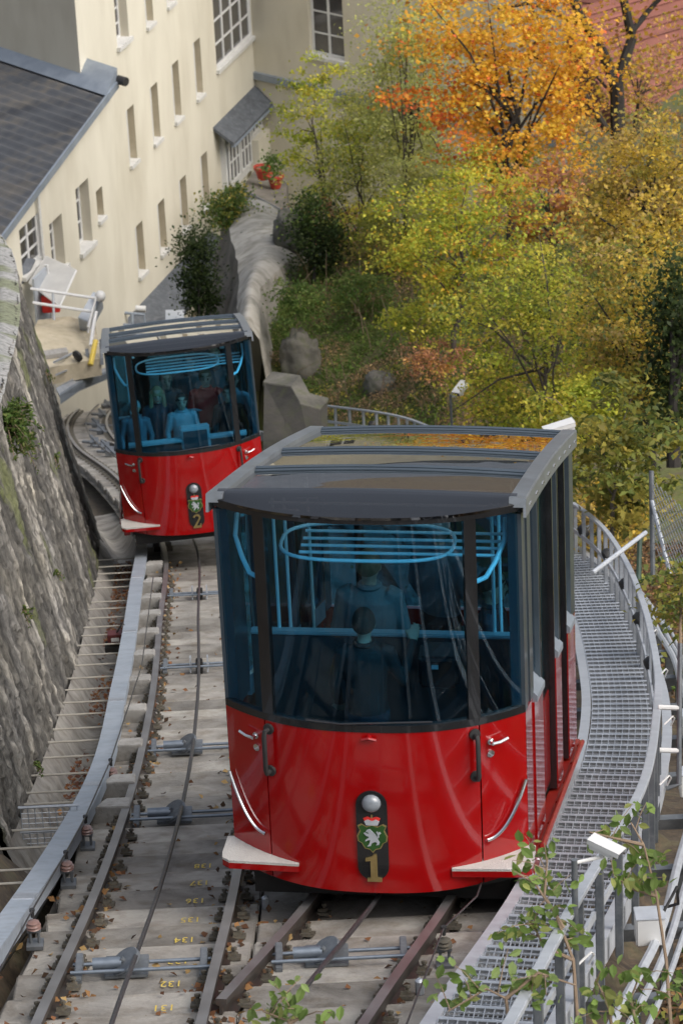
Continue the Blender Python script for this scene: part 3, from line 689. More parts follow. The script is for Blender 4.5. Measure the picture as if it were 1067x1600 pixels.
# ------------------------------------------------------------------ the two funicular cars
HWD, BOW, CE, CL, CH = 1.09, .38, math.radians(19.4), 5.0, 2.98
WB = 1.30                                             # height of the red lower body
def cp(u, v, w): return Vector((u, v*math.cos(CE), w-v*math.sin(CE)))
def fy(u, w=0.9): return -(BOW+.05-.055*w)*(1-(min(abs(u), HWD)/HWD)**2.5)
def fnorm(u):
    e = 1e-3; a = max(min(u, HWD-2e-3), -HWD+2e-3); d = (fy(a+e)-fy(a-e))/(2*e)
    n_ = Vector((d, -1, 0)); return n_.normalized()
def fpt(u, w, off=0.0): return Vector((u, fy(u, w), w))+fnorm(u)*off
def strip(mb, u0, u1, w0, w1, n=10, th=.03, off=0.0, wf0=None, wf1=None):
    """closed curved shell following the bowed front"""
    us = [u0+(u1-u0)*i/n for i in range(n+1)]; b = len(mb.v)
    for u in us:
        a, c = (wf0(u) if wf0 else w0), (wf1(u) if wf1 else w1)
        for p in (fpt(u, a, off), fpt(u, c, off), fpt(u, c, off-th), fpt(u, a, off-th)): mb.v.append(tuple(p))
    for i in range(n):
        for k in range(4):
            l = (k+1) % 4; mb.f.append((b+i*4+k, b+i*4+l, b+(i+1)*4+l, b+(i+1)*4+k)); mb.m.append(mb.mi)
    mb.f.append((b, b+1, b+2, b+3)); mb.f.append((b+n*4+3, b+n*4+2, b+n*4+1, b+n*4)); mb.m += [mb.mi]*2
def sidebox(mb, s, v0, v1, w0, w1, th=.04, off=0.0, w0b=None, w1b=None):
    o = s*(HWD+off); i = s*(HWD+off-th); w0b = w0 if w0b is None else w0b; w1b = w1 if w1b is None else w1b
    mb.hexa([cp(i, v0, w0), cp(o, v0, w0), cp(o, v1, w0b), cp(i, v1, w0b), cp(i, v0, w1), cp(o, v0, w1), cp(o, v1, w1b), cp(i, v1, w1b)])
def arch(v): return .045*math.sin(math.pi*min(max(v/CL, 0), 1))
ONE = [(-.045, -.11), (.06, -.11), (.06, -.085), (.028, -.08), (.028, .11), (.005, .11), (-.012, .09), (-.055, .078), (-.055, .055), (-.02, .06), (-.02, -.08), (-.045, -.085)]
def two_poly():
    pts = []; R_ = .05
    for a in np.linspace(170, -40, 12): pts.append((R_*1.15*math.cos(math.radians(a)), .055+R_*math.sin(math.radians(a))))
    pts += [(-.015, -.08), (.035, -.08), (.045, -.05), (.062, -.05), (.058, -.11), (-.062, -.11), (-.062, -.09)]
    inn = []
    for a in np.linspace(-40, 170, 12): inn.append((R_*.62*math.cos(math.radians(a)), .052+R_*.62*math.sin(math.radians(a))))
    return pts+[(-.055, -.085)]+inn
LION = [(-.045, .075), (-.02, .085), (-.005, .07), (.012, .05), (.03, .03), (.042, .005), (.05, -.02), (.062, -.04), (.055, -.062), (.03, -.068), (.04, -.05), (.03, -.035), (.012, -.038), (-.005, -.05), (-.015, -.075), (-.045, -.08), (-.03, -.062), (-.022, -.04), (-.018, -.02), (-.035, -.02), (-.062, -.035), (-.058, -.018), (-.035, -.002), (-.026, .012), (-.05, .02), (-.072, .045), (-.06, .05), (-.042, .038), (-.028, .04), (-.035, .055), (-.055, .058)]
TAIL = [(.045, -.005), (.06, .01), (.058, .03), (.075, .045), (.066, .06), (.05, .05), (.046, .065), (.034, .058), (.045, .038), (.046, .02), (.036, .008)]
SHIELD = [(-.10, .09), (-.075, .105), (-.04, .085), (0, .10), (.04, .085), (.075, .105), (.10, .09), (.085, .055), (.105, .01), (.10, -.03), (.075, -.045), (.055, -.085), (.02, -.095), (0, -.12), (-.02, -.095), (-.055, -.085), (-.075, -.045), (-.10, -.03), (-.105, .01), (-.085, .055)]
CROWN_R = [(-.062, .165), (-.035, .178), (0, .168), (.035, .178), (.062, .165), (.05, .142), (-.05, .142)]
CROWN_W = [(-.055, .145), (-.028, .158), (0, .145), (.028, .158), (.055, .145), (.042, .112), (-.042, .112)]

def make_car(name, label, number, loc, az, bank=0.0):
    root = thing(name, label, 'funicular car', loc, frame=False)
    root.rotation_mode = 'XYZ'; root.rotation_euler = (0, bank, -az)
    B = lambda mb, nm, mt, par=root, sm=False, bv=0.0, **k: mb.build(nm, M[mt] if isinstance(mt, str) else mt, par, sm, bv, **k)
    SE = .775                                         # seam of the corner doors
    # --- red front
    tuck = lambda u: .0
    mb = MB(); strip(mb, -SE+.005, SE-.005, 0, WB, 26, .04); fp = B(mb, 'front_panel', 'red_paint', sm=True)
    for s in (-1, 1):
        mb = MB(); a, b = sorted((s*(SE+.005), s*(HWD-.004))); strip(mb, a, b, 0, WB, 12, .04); dr = B(mb, 'corner_door', 'red_paint', sm=True)
        # seam backing
        mb = MB(); a, b = sorted((s*(SE-.03), s*(SE+.03))); strip(mb, a, b, 0.02, WB, 2, .02, -.045); B(mb, 'door_seal', 'black_trim')
        # chrome curved rail
        pts = []
        for t in np.linspace(0, 1, 18):
            u = HWD-.02-(HWD-.02-.80)*t; w = .36+.40*(1-t)**2.2; pts.append(fpt(s*u, w, .025))
        mb = MB(); mb.tube(pts, .013, 8); B(mb, 'guard_strip', 'chrome', dr, True)
        # grab handle
        gu = s*.74
        mb = MB(); mb.tube([fpt(gu, 1.235, 0), fpt(gu, 1.235, .06), fpt(gu, 1.20, .07), fpt(gu, .93, .07), fpt(gu, .895, .06), fpt(gu, .895, 0)], .018, 8)
        for w in (1.235, .895): mb.lathe(fpt(gu, w, .0), [(.042, 0), (.042, .018), (.02, .022)], 12, fnorm(gu))
        B(mb, 'grab_handle', 'rubber', sm=True)
        hu = s*.845
        mb = MB(); mb.lathe(fpt(hu, 1.15, 0), [(.026, 0), (.026, .015), (.014, .018), (.014, .055)], 12, fnorm(hu)); mb.tube([fpt(hu, 1.15, .05), fpt(hu+s*.045, 1.152, .055), fpt(hu+s*.10, 1.165, .05)], .011, 8); B(mb, 'door_lever', 'chrome', dr, True)
        mb = MB(); mb.lathe(fpt(hu, 1.05, 0), [(.028, 0), (.028, .012), (.01, .016)], 14, fnorm(hu)); B(mb, 'door_lock', 'chrome', dr, True)
        # step plate at the corner
        w = .16; us = np.linspace(.56, HWD-.01, 10)
        pl = [Vector((s*u, fy(u)+.02, w)) for u in us]+[Vector((s*(HWD+.05), .0, w)), Vector((s*(HWD+.055), -.22, w)), Vector((s*(HWD+.045), -.29, w)), Vector((s*(HWD-.01), -.335, w)), Vector((s*.56, -.36, w))]
        mb = MB(); mb.prism(pl, (0, 0, .02)); sp = B(mb, 'step_plate', 'step_plate')
        mb = MB(); mb.prism([p-Vector((0, 0, .05)) for p in pl], (0, 0, .048)); B(mb, 'step_edge', 'red_paint', sp)
    # --- front glazing
    for nm, u0, u1 in (('windscreen', -.71, .71), ('corner_window', -HWD+.02, -.78), ('corner_window', .78, HWD-.02)):
        mb = MB(); strip(mb, u0, u1, WB+.05, 2.93, 22 if nm == 'windscreen' else 10, .012, -.012); B(mb, nm, 'glass_blue', sm=True)
    for s in (-1, 1):
        mb = MB(); a, b = sorted((s*.705, s*.785)); strip(mb, a, b, WB+.02, 2.94, 4, .05, .004); B(mb, 'mullion', 'black_trim', sm=True)
    mb = MB(); strip(mb, -HWD+.005, HWD-.005, WB, WB+.055, 36, .05, .006); B(mb, 'window_band', 'black_trim', sm=True)
    mb = MB(); strip(mb, -HWD+.005, HWD-.005, 2.91, 2.965, 36, .05, .006); B(mb, 'window_band', 'black_trim', sm=True)
    # wiper base
    mb = MB(); mb.tube([fpt(-.05, WB-.05, .02), fpt(0, WB-.03, .035), fpt(.05, WB-.05, .02)], .012, 6); mb.lathe(fpt(0, WB-.04, 0), [(.022, 0), (.022, .03)], 10, fnorm(0)); B(mb, 'wiper_pivot', 'red_paint', sm=True)
    mb = MB(); mb.tube([fpt(-.45, WB+.08, .02), fpt(-.2, WB+.075, .03), fpt(.45, WB+.085, .02)], .008, 6); B(mb, 'wiper', 'black_trim', sm=True)
    # --- roof: front lip, panels, battens
    us = np.linspace(-HWD+.03, HWD-.03, 31); rows = []
    for t in np.linspace(0, 1, 7):
        rows.append([Vector((u, (fy(u, 2.96)-.02*(1-(u/HWD)**2))*(1-t)+.10*t, 2.968+.022*t+.006*math.sin(math.pi*t)+.02*(1-(u/HWD)**2)*t)) for u in us])
    mb = MB(); mb.grid(rows); mb.grid([[p-Vector((0, 0, .02)) for p in r] for r in rows])
    n = len(us); top = rows[0]; 
    for i in range(n-1): mb.add([top[i], top[i+1], top[i+1]-Vector((0, 0, .02)), top[i]-Vector((0, 0, .02))], [(0, 1, 2, 3)])
    B(mb, 'roof_lip', 'lip_glass', sm=True)
    vb = [.12, 1.45, 2.75, 4.9]
    for k in range(3):
        v0, v1 = vb[k]+.05, vb[k+1]-.05; mb = MB(); rows = []
        for v in np.linspace(v0, v1, 9):
            rows.append([cp(u, v, 2.965+arch(v)+.035*(1-(u/HWD)**2)) for u in np.linspace(-HWD+.07, HWD-.07, 15)])
        mb.grid(rows); mb.grid([[p-Vector((0, 0, .03)) for p in r] for r in rows]); B(mb, 'roof_panel', 'roof_glass', sm=True)
    for v in vb:
        mb = MB()
        for dv, hh, ww_ in ((-.035, .012, .03), (.02, .03, .04)):
            us2 = np.linspace(-HWD+.07, HWD-.07, 15)
            mb.sweep([cp(u, v+dv, 2.965+arch(v)+.035*(1-(u/HWD)**2)) for u in us2], [(-ww_/2, hh), (ww_/2, hh), (ww_/2, -.02), (-ww_/2, -.02)])
        B(mb, 'roof_batten', 'pillar_blue')
    for s in (-1, 1):
        mb = MB(); path = [cp(s*(HWD-.02), v, 2.965+arch(v)) for v in np.linspace(-.03, CL+.02, 25)]
        mb.sweep(path, [(-.06, .04), (.05, .04), (.06, .03), (.06, -.10), (.04, -.10), (.04, -.03), (-.06, -.03)] if s == 1 else [(.06, .04), (-.05, .04), (-.06, .03), (-.06, -.10), (-.04, -.10), (-.04, -.03), (.06, -.03)])
        rr = B(mb, 'roof_rail', 'roof_rail')
        mb = MB()
        for v in np.linspace(.25, 4.7, 9):
            for dv in (0, .09): mb.lathe(cp(s*(HWD+.04), v+dv, 2.92+arch(v)), [(.013, 0), (.013, .006), (.006, .009)], 8, (s, 0, 0))
        B(mb, 'bolt_heads', 'chrome', rr)['kind'] = 'stuff'
    # --- sides
    for s in (-1, 1):
        def sb(nm, mt, v0, v1, w0, w1, th=.04, off=0.0, par=root, **k):
            m_ = MB(); sidebox(m_, s, v0, v1, w0, w1, th, off, **k); return B(m_, nm, mt, par, bv=0.0)
        # corner post with grooves
        sb('corner_post', 'pillar_blue', .0, .20, WB, 2.88, .10, .0); sb('corner_post', 'pillar_blue', .215, .42, WB, 2.88, .08, -.012); sb('corner_post', 'pillar_blue', .435, .62, WB, 2.88, .08, .0)
        sb('side_panel', 'red_paint', .0, .60, -.02, WB, .06, 0.0)
        for (v0, v1) in ((.66, 1.36), (2.72, 3.22), (4.02, 4.62)):
            sb('side_window', 'glass_blue', v0+.05, v1-.05, WB+.12, 2.86, .014, -.035)
            sb('window_post', 'pillar_blue', v0-.03, v0+.05, WB+.02, 2.88, .07, .0); sb('window_post', 'pillar_blue', v1-.05, v1+.03, WB+.02, 2.88, .07, .0)
            m_ = MB(); o = s*(HWD+.03); i = s*(HWD-.08)
            m_.hexa([cp(i, v0, WB-.05), cp(o, v0, WB-.05), cp(o, v1, WB-.05), cp(i, v1, WB-.05), cp(i, v0, WB+.12), cp(o, v0, WB+.0), cp(o, v1, WB+.0), cp(i, v1, WB+.12)]); B(m_, 'window_sill', 'flashing')
            sb('side_panel', 'red_paint', v0-.03, v1+.03, .06, WB-.05, .05, .012)
        for (v0, v1) in ((1.42, 2.66), (3.28, 3.96)):
            mid = (v0+v1)/2
            for a, b in ((v0, mid-.012), (mid+.012, v1)):
                d_ = sb('door_leaf', 'black_trim', a, b, .12, 2.86, .03, -.05)
                sb('door_glass', 'glass_blue', a+.06, b-.06, 1.0, 2.76, .012, -.042, par=d_)
                sb('door_panel', 'red_paint', a+.05, b-.05, .16, .98, .012, -.042, par=d_)
            sb('door_post', 'black_trim', v0-.04, v0-.005, .06, 2.88, .08, .004); sb('door_post', 'black_trim', v1+.005, v1+.04, .06, 2.88, .08, .004)
        sb('end_post', 'pillar_blue', 4.66, 5.0, WB, 2.88, .08, .0); sb('side_panel', 'red_paint', 4.66, 5.0, .0, WB, .05, 0.0)
        m_ = MB(); m_.sweep([cp(s*(HWD-.02), v, -.03) for v in np.linspace(.1, CL, 8)], [(-.05, .06), (.05, .06), (.05, -.08), (-.05, -.08)]); fb = B(m_, 'chassis_beam', 'red_frame', bv=.008)
        m_ = MB()
        for v in np.linspace(.4, 4.8, 14): m_.lathe(cp(s*(HWD+.03), v, -.04), [(.014, 0), (.014, .012)], 6, (s, 0, 0))
        B(m_, 'rivets', 'chrome', fb)['kind'] = 'stuff'
        m_ = MB(); m_.tube([cp(s*(HWD+.06), .5, .05), cp(s*(HWD+.06), 4.8, .05)], .022, 8)
        for v in np.linspace(.6, 4.7, 6): m_.tube([cp(s*(HWD+.06), v, .05), cp(s*HWD, v, .0)], .014, 6)
        B(m_, 'side_bar', 'red_frame', sm=True)
    # rear wall
    y_ = CL*math.cos(CE); z_ = -CL*math.sin(CE)
    mb = MB(); mb.box((0, y_, z_+.65), (2*HWD-.1, .05, 1.3)); B(mb, 'rear_panel', 'red_paint')
    mb = MB(); mb.box((0, y_, z_+2.1), (2*HWD-.1, .015, 1.56)); B(mb, 'rear_window', 'glass_dark')
    for x in (-.74, .74): mb = MB(); mb.box((x, y_-.03, z_+2.1), (.08, .05, 1.6)); B(mb, 'rear_mullion', 'black_trim')
    # --- number plaque
    def on(p, off): return fpt(p[0], p[1], off)
    wc = .475
    pl = []
    for a in np.linspace(0, 180, 13): pl.append((0.113*math.cos(math.radians(a)), wc+.25+.113*math.sin(math.radians(a))))
    for a in np.linspace(180, 360, 13): pl.append((0.113*math.cos(math.radians(a)), wc-.25+.113*math.sin(math.radians(a))))
    mb = MB(); mb.prism([on(p, .004) for p in pl], (0, -.012, 0)); pq = B(mb, 'number_plaque', 'black_trim')
    mb = MB(); mb.lathe(on((0, wc+.265), .012), [(.07, 0), (.07, .012), (.062, .03), (.045, .045), (.02, .053)], 24, (0, -1, 0)); B(mb, 'headlamp', 'lamp_lens', pq, True)
    def flat(poly, cw, nm, mt, d0=.018, d=.006):
        m_ = MB(); m_.prism([on((x, w+cw), d0) for x, w in poly], (0, -d, 0)); return B(m_, nm, mt, pq)
    flat([(x*1.06, w*1.05) for x, w in SHIELD], wc-.01, 'shield_rim', 'gold', .016, .004)
    flat([(x*.97, w*.96) for x, w in SHIELD], wc-.01, 'shield', 'emblem_green', .0205, .003)
    flat([(x*.85, w*.85) for x, w in LION], wc-.01, 'lion', 'emblem_white', .024, .006); flat([(x*.85, w*.85) for x, w in TAIL], wc-.01, 'lion_tail', 'emblem_white', .024, .006)
    flat(CROWN_R, wc-.02, 'crown_cap', 'emblem_red', .016, .006); flat(CROWN_W, wc-.02, 'crown_band', 'emblem_white', .0225, .004)
    flat([(-.006, .17), (.006, .17), (.006, .195), (-.006, .195)], wc-.02, 'crown_cross', 'gold', .016, .008)
    flat(ONE if number == 1 else two_poly(), wc-.255, 'numeral', 'gold', .016, .016)
    # --- underframe
    mb = MB(); mb.hexa([cp(-.95, -.05, -.28), cp(.95, -.05, -.28), cp(.95, CL-.1, -.28), cp(-.95, CL-.1, -.28), cp(-.95, -.05, -.02), cp(.95, -.05, -.02), cp(.95, CL-.1, -.02), cp(-.95, CL-.1, -.02)])
    mb.prism([Vector((x, y, -.02)) for x, y in [(u, fy(u)*.75) for u in np.linspace(-.98, .98, 15)]]+[Vector((.98, .3, -.02)), Vector((-.98, .3, -.02))], (0, 0, -.05))
    B(mb, 'underframe', 'black_under')
    for v in (.9, 4.1):
        for x in (-GA, GA):
            mb = MB(); mb.lathe(cp(x, v, -.12), [(.17, -.06), (.19, -.05), (.19, .04), (.22, .045), (.22, .07)], 20, (1 if x < 0 else -1, 0, 0)); B(mb, 'wheel', 'rail_steel', sm=True)
    # --- inside: floor steps, partition, console, rails
    for i, (y0, y1, z0) in enumerate(((-.28, 1.15, .30), (1.15, 2.75, .0), (2.75, 4.65, -.55))):
        pl = [Vector((u, (fy(u)*.9+.06 if i == 0 else y0), z0-.08)) for u in np.linspace(-HWD+.07, HWD-.07, 13 if i == 0 else 2)]
        mb = MB(); mb.prism(pl+[Vector((HWD-.07, y1, z0-.08)), Vector((-HWD+.07, y1, z0-.08))], (0, 0, .08)); B(mb, 'floor', 'interior_floor')
        mb = MB(); mb.box((0, y1, z0-.2), (2*HWD-.14, .03, .5)); B(mb, 'step_riser', 'interior')
    mb = MB(); mb.box((0, .78, .88), (2*HWD-.16, .05, 1.2)); B(mb, 'partition', 'interior', bv=.01)
    mb = MB(); mb.box((0, .77, 1.50), (2*HWD-.16, .08, .03)); B(mb, 'partition_top', 'interior_light', bv=.008)
    if number == 1:
        mb = MB(); mb.box((.42, .52, 1.38), (.30, .28, .26)); cs = B(mb, 'console', 'black_trim', bv=.03)
        mb = MB(); mb.box((.40, .372, 1.44), (.05, .01, .03)); B(mb, 'console_screen', 'interior_light', cs)
    else:
        mb = MB(); mb.box((.12, -.02, 1.42), (.44, .14, .36)); cs = B(mb, 'console', 'interior_light', bv=.02)
        mb = MB(); mb.box((.12, -.096, 1.41), (.36, .012, .28)); B(mb, 'console_screen', 'interior', cs)
        mb = MB(); mb.box((0, .0, .95), (2*HWD-.4, .05, .9)); B(mb, 'front_counter', 'interior')
        mb = MB(); mb.box((0, -.03, 1.40), (2*HWD-.4, .12, .035)); B(mb, 'counter_edge', 'interior_light')
    zc = 2.52
    loop = []
    for a in np.linspace(0, 360, 41)[:-1]:
        c, s2 = math.cos(math.radians(a)), math.sin(math.radians(a)); loop.append((.62*np.sign(c)*abs(c)**.6-.03, .235+.30*np.sign(s2)*abs(s2)**.7, zc))
    mb = MB(); mb.tube(loop, .014, 10, closed=True); B(mb, 'ceiling_rail', 'white_rail', sm=True)
    for y0, z0 in ((.06, zc+.0), (.17, zc+.0), (.28, zc+.0), (.40, zc), (.95, zc-.05), (1.5, zc-.2)):
        mb = MB(); mb.tube([(-.50 if y0 < .5 else -.85, y0, z0), (.92, y0, z0)], .012, 8); B(mb, 'cross_rail', 'white_rail', sm=True)
    for s in (-1, 1):
        mb = MB(); mb.tube([(s*(HWD-.13), .22, 2.74), (s*(HWD-.13), .10, 2.62), (s*(HWD-.19), .0, 2.50), (s*.84, -.08, 2.42), (s*.76, -.13, 2.40)], .018, 8); B(mb, 'corner_rail', 'white_rail', sm=True)
        for y0, z0, z1 in ((.80, 1.5, 2.58), (1.3, .0, 2.38), (2.4, .0, 1.98)):
            mb = MB(); mb.tube([(s*.80, y0, z0), (s*.80, y0, z1)], .013, 8); B(mb, 'grab_pole', 'white_rail', sm=True)
        for k in range(4):
            mb = MB(); mb.tube([(s*.80, 1.0+.45*k, 2.38-.16*k), (s*.66, 1.1+.45*k, 2.33-.16*k)], .016, 6); B(mb, 'rail_arm', 'white_rail', sm=True)
    for s in (-1, 1):
        mb = MB(); mb.box((s*.75, 1.95, .25), (.42, 1.1, .5)); B(mb, 'bench', 'interior', bv=.03)
    return root
C1 = Vector((.171, 22.216, zp(22.216)+.29)); AZ1 = .150
C2 = Vector((-2.20, 48.1, zp(48.1)+.66)); AZ2 = -.075
car1 = make_car('funicular_car', 'near red funicular car numbered 1 with dark glass roof', 1, C1, AZ1)
car2 = make_car('funicular_car', 'farther red funicular car numbered 2 full of passengers', 2, C2, AZ2, math.radians(-2.2))
# ------------------------------------------------------------------ people
def pmat(name, c, rough=.8):
    if name not in M: nmat(name, [tuple(x*.85 for x in c), tuple(min(x*1.12, 1) for x in c)], rough, scale=12, bump=.15, bscale=60)
    return M[name]
pmat('skin', (.52, .32, .23), .6); pmat('trousers_dark', (.03, .035, .05)); pmat('shoe_dark', (.02, .018, .016))
HAIR = {'dark': (.02, .015, .012), 'brown': (.15, .095, .05), 'blonde': (.34, .24, .12), 'grey': (.34, .34, .34)}
for k_, c_ in HAIR.items(): pmat('hair_'+k_, c_)
def ring_loft(mb, rings, n=14):
    """rings: (centre, rx, ry) with axes x and y"""
    b = len(mb.v)
    for c, rx, ry in rings:
        for k in range(n):
            t = 2*math.pi*k/n; mb.v.append((c[0]+rx*math.cos(t), c[1]+ry*math.sin(t), c[2]))
    for i in range(len(rings)-1):
        for k in range(n):
            l = (k+1) % n; mb.f.append((b+i*n+k, b+i*n+l, b+(i+1)*n+l, b+(i+1)*n+k)); mb.m.append(0)
    mb.f.append(tuple(b+k for k in reversed(range(n)))); mb.f.append(tuple(b+(len(rings)-1)*n+k for k in range(n))); mb.m += [0, 0]
def person(label, loc, rz, height=1.72, jacket=(.03, .03, .035), jname='jacket_black', hair='dark', long_hair=False, bulk=1.0, armL=None, armR=None, lean=0.0, bald=False):
    """a standing figure facing -Y before rotation; arms are (elbow, wrist) offsets from the shoulder"""
    k = height/1.75; t = thing('person', label, 'person', loc, rz, frame=False)
    armL = armL or ((-.07, .0, -.29), (-.05, -.12, -.52)); armR = armR or ((.07, .0, -.29), (.05, -.12, -.52))
    segs = []; mb = MB()
    def ln(z): return -lean*max(z-.95, 0)
    R_ = [(.80, .155, .115), (.90, .172, .125), (1.0, .165*bulk, .12*bulk), (1.12, .165*bulk, .118*bulk), (1.26, .185*bulk, .128*bulk), (1.38, .195*bulk, .115*bulk), (1.44, .16, .092), (1.475, .085, .07), (1.50, .058, .058), (1.545, .054, .056), (1.575, .060, .070)]
    ring_loft(mb, [((0, ln(z), z), rx, ry) for z, rx, ry in R_])
    HS = 1.1; hz = 1.645; hy = ln(1.6)-.012
    ring_loft(mb, [((0, hy+dy*HS, hz+dz*HS), rx*HS, ry*HS) for dz, rx, ry, dy in ((-.112, .022, .03, -.045), (-.10, .042, .055, -.03), (-.07, .058, .078, -.012), (-.03, .069, .090, 0), (.01, .075, .097, .005), (.05, .077, .099, .008), (.085, .068, .088, .01), (.108, .045, .06, .012), (.117, .015, .02, .012))], 16)
    ring_loft(mb, [((0, hy-.107, hz-.038), .019, .015), ((0, hy-.111, hz-.020), .014, .015), ((0, hy-.101, hz+.013), .009, .010)], 8)     # nose
    for s in (-1, 1): ring_loft(mb, [((s*.086, hy+.015, hz-.035), .007, .012), ((s*.091, hy+.018, hz-.005), .011, .02), ((s*.088, hy+.018, hz+.025), .007, .013)], 8)   # ears
    wr = []
    for s, arm in ((-1, armL), (1, armR)):
        sh = Vector((s*.185, ln(1.4), 1.40)); el = sh+Vector(arm[0]); w = sh+Vector(arm[1])
        mb.tube([sh+Vector((-s*.05, 0, .01)), sh, sh.lerp(el, .5), el, el.lerp(w, .5), w], [.07*bulk, .068*bulk, .056*bulk, .048*bulk, .044*bulk, .034*bulk], 10)
        d = (w-el).normalized(); sd_ = d.cross(Vector((0, -1, .2))).normalized(); nn = sd_.cross(d)
        mb.box(w+d*.055, (.085, .10, .032), (sd_, d, nn))
        for f in range(4):
            b0 = w+d*.10+sd_*(-.033+.022*f); L = (.062, .075, .07, .052)[f]
            mb.tube([b0-d*.02, b0+d*L*.5+nn*.012, b0+d*L*.9+nn*.04], [.0105, .010, .008], 6)
        mb.tube([w+d*.03-sd_*.035*s, w+d*.065-sd_*.07*s+nn*.015, w+d*.09-sd_*.075*s+nn*.03], [.014, .012, .009], 6)
        wr.append((sh, el, w, d))
        hip = Vector((s*.09, 0, .86))
        mb.tube([hip+Vector((0, 0, .04)), hip, Vector((s*.10, -.01, .48)), Vector((s*.10, .01, .30)), Vector((s*.105, .02, .08))], [.095, .098, .062, .058, .042], 10)
        ring_loft(mb, [((s*.11, -.03, .0), .045, .12), ((s*.11, -.03, .035), .048, .125), ((s*.11, .0, .075), .042, .075), ((s*.11, .02, .11), .04, .045)], 10)
    me = bpy.data.meshes.new('tmp'); me.from_pydata([(x*k, y*k, z*k) for x, y, z in mb.v], [], mb.f)
    bm = bmesh.new(); bm.from_mesh(me); bmesh.ops.recalc_face_normals(bm, faces=bm.faces); bm.to_mesh(me); bm.free()
    tmp = bpy.data.objects.new('tmp', me); COL.objects.link(tmp)
    md = tmp.modifiers.new('r', 'REMESH'); md.mode = 'VOXEL'; md.voxel_size = .0135; md.use_smooth_shade = True
    m2 = tmp.modifiers.new('s', 'SMOOTH'); m2.iterations = 2; m2.factor = .4
    dg = bpy.context.evaluated_depsgraph_get(); dg.update()
    body = bpy.data.meshes.new_from_object(tmp.evaluated_get(dg)); bpy.data.objects.remove(tmp)
    body.name = 'body'; body.materials.clear()
    for m_ in (M['skin'], pmat(jname, jacket), M['trousers_dark'], M['shoe_dark']): body.materials.append(m_)
    idx = []
    for p in body.polygons:
        c = p.center/k; mi = 1
        if c.z < .07 and abs(c.x) < .3: mi = 3
        elif c.z < .90 and abs(c.x) < .22 and abs(c.y) < .25: mi = 2
        if c.z > 1.505 and abs(c.x) < .13: mi = 0
        for sh, el, w, d in wr:
            if (c-w).dot(d) > .01 and (c-w).length < .25: mi = 0
        idx.append(mi)
    body.polygons.foreach_set('material_index', idx)
    o = bpy.data.objects.new('body', body); reg(o, t)
    # hair cap
    def hp(dx, dy, dz): return Vector((dx*HS, hy+dy*HS, hz+dz*HS))*k
    if not bald:
        mh = MB(); rows = []
        for a in np.linspace(0, 1, 9):
            r = []
            for b in np.linspace(0, 2*math.pi, 21):
                ph = a*(1.25+.75*(.5+.5*math.sin(b))) * (1.25 if long_hair else 1.0)
                r.append(hp(.087*math.sin(min(ph, 2.6))*math.cos(b), .012+.107*math.sin(min(ph, 2.6))*math.sin(b), .012+.117*math.cos(min(ph, 2.6))))
            rows.append(r)
        mh.grid(rows)
        if long_hair:
            for b in np.linspace(-.3, math.pi+.3, 13):
                x, y = .082*math.cos(b), .012+.098*math.sin(b)
                mh.tube([hp(x, y, .03), hp(x*1.1, y*1.1, -.08), hp(x*1.25, y*1.15, -.2), hp(x*1.1, y*1.0, -.27)], [.03, .034, .03, .012], 7)
        mh.build('hair', M['hair_'+hair], t, True)
    for s in (-1, 1):
        me_ = MB(); me_.lathe(hp(s*.03, -.087, .008), [(.011*k, -.004), (.011*k, .002), (.004*k, .005)], 8, (0, -1, 0)); me_.build('eye', M['black_trim'], t)
        me_ = MB(); me_.bar(hp(s*.045, -.088, .03), hp(s*.015, -.093, .031), .006, .007); me_.build('eyebrow', M['hair_'+hair], t)
    me_ = MB(); me_.bar(hp(-.022, -.090, -.064), hp(.022, -.090, -.064), .008, .007); me_.build('mouth', M['emblem_red'] if long_hair else M['hair_brown'], t)
    # collar
    mc = MB(); ring = [(Vector((.075*math.cos(a), ln(1.48)+.07*math.sin(a), 1.485))*k) for a in np.linspace(0, 2*math.pi, 15)[:-1]]
    mc.tube(ring, .022*k, 6, closed=True); mc.build('collar', M[jname], t, True)
    return t
def incar(car, C, az, x, y, z):
    return C+Matrix.Rotation(-az, 3, 'Z') @ Vector((x, y, z))
PI = math.pi
# near car: the attendant and passengers look downhill, away from the camera
person('person seen from behind in black jacket, hand raised, at the near car window', incar(car1, C1, AZ1, -.10, .30, .30), PI-AZ1+.06, 1.60, (.012, .012, .014), 'jacket_black', 'dark', armL=((-.10, .02, -.27), (-.18, -.22, -.02)), lean=.06)
person('person seen from behind in grey quilted jacket with light brown hair, near car', incar(car1, C1, AZ1, -.22, 1.55, .0), PI-AZ1-.05, 1.76, (.17, .19, .20), 'jacket_grey', 'brown', False, 1.22)
person('person with grey hair and grey coat standing deeper inside the near car', incar(car1, C1, AZ1, .22, 2.35, .0), PI-AZ1-.5, 1.70, (.22, .25, .28), 'coat_grey', 'grey', False, 1.1)
person('person in dark clothes behind the right corner window of the near car', incar(car1, C1, AZ1, .72, 1.45, .0), PI/2-AZ1, 1.66, (.03, .035, .05), 'jacket_navy', 'dark')
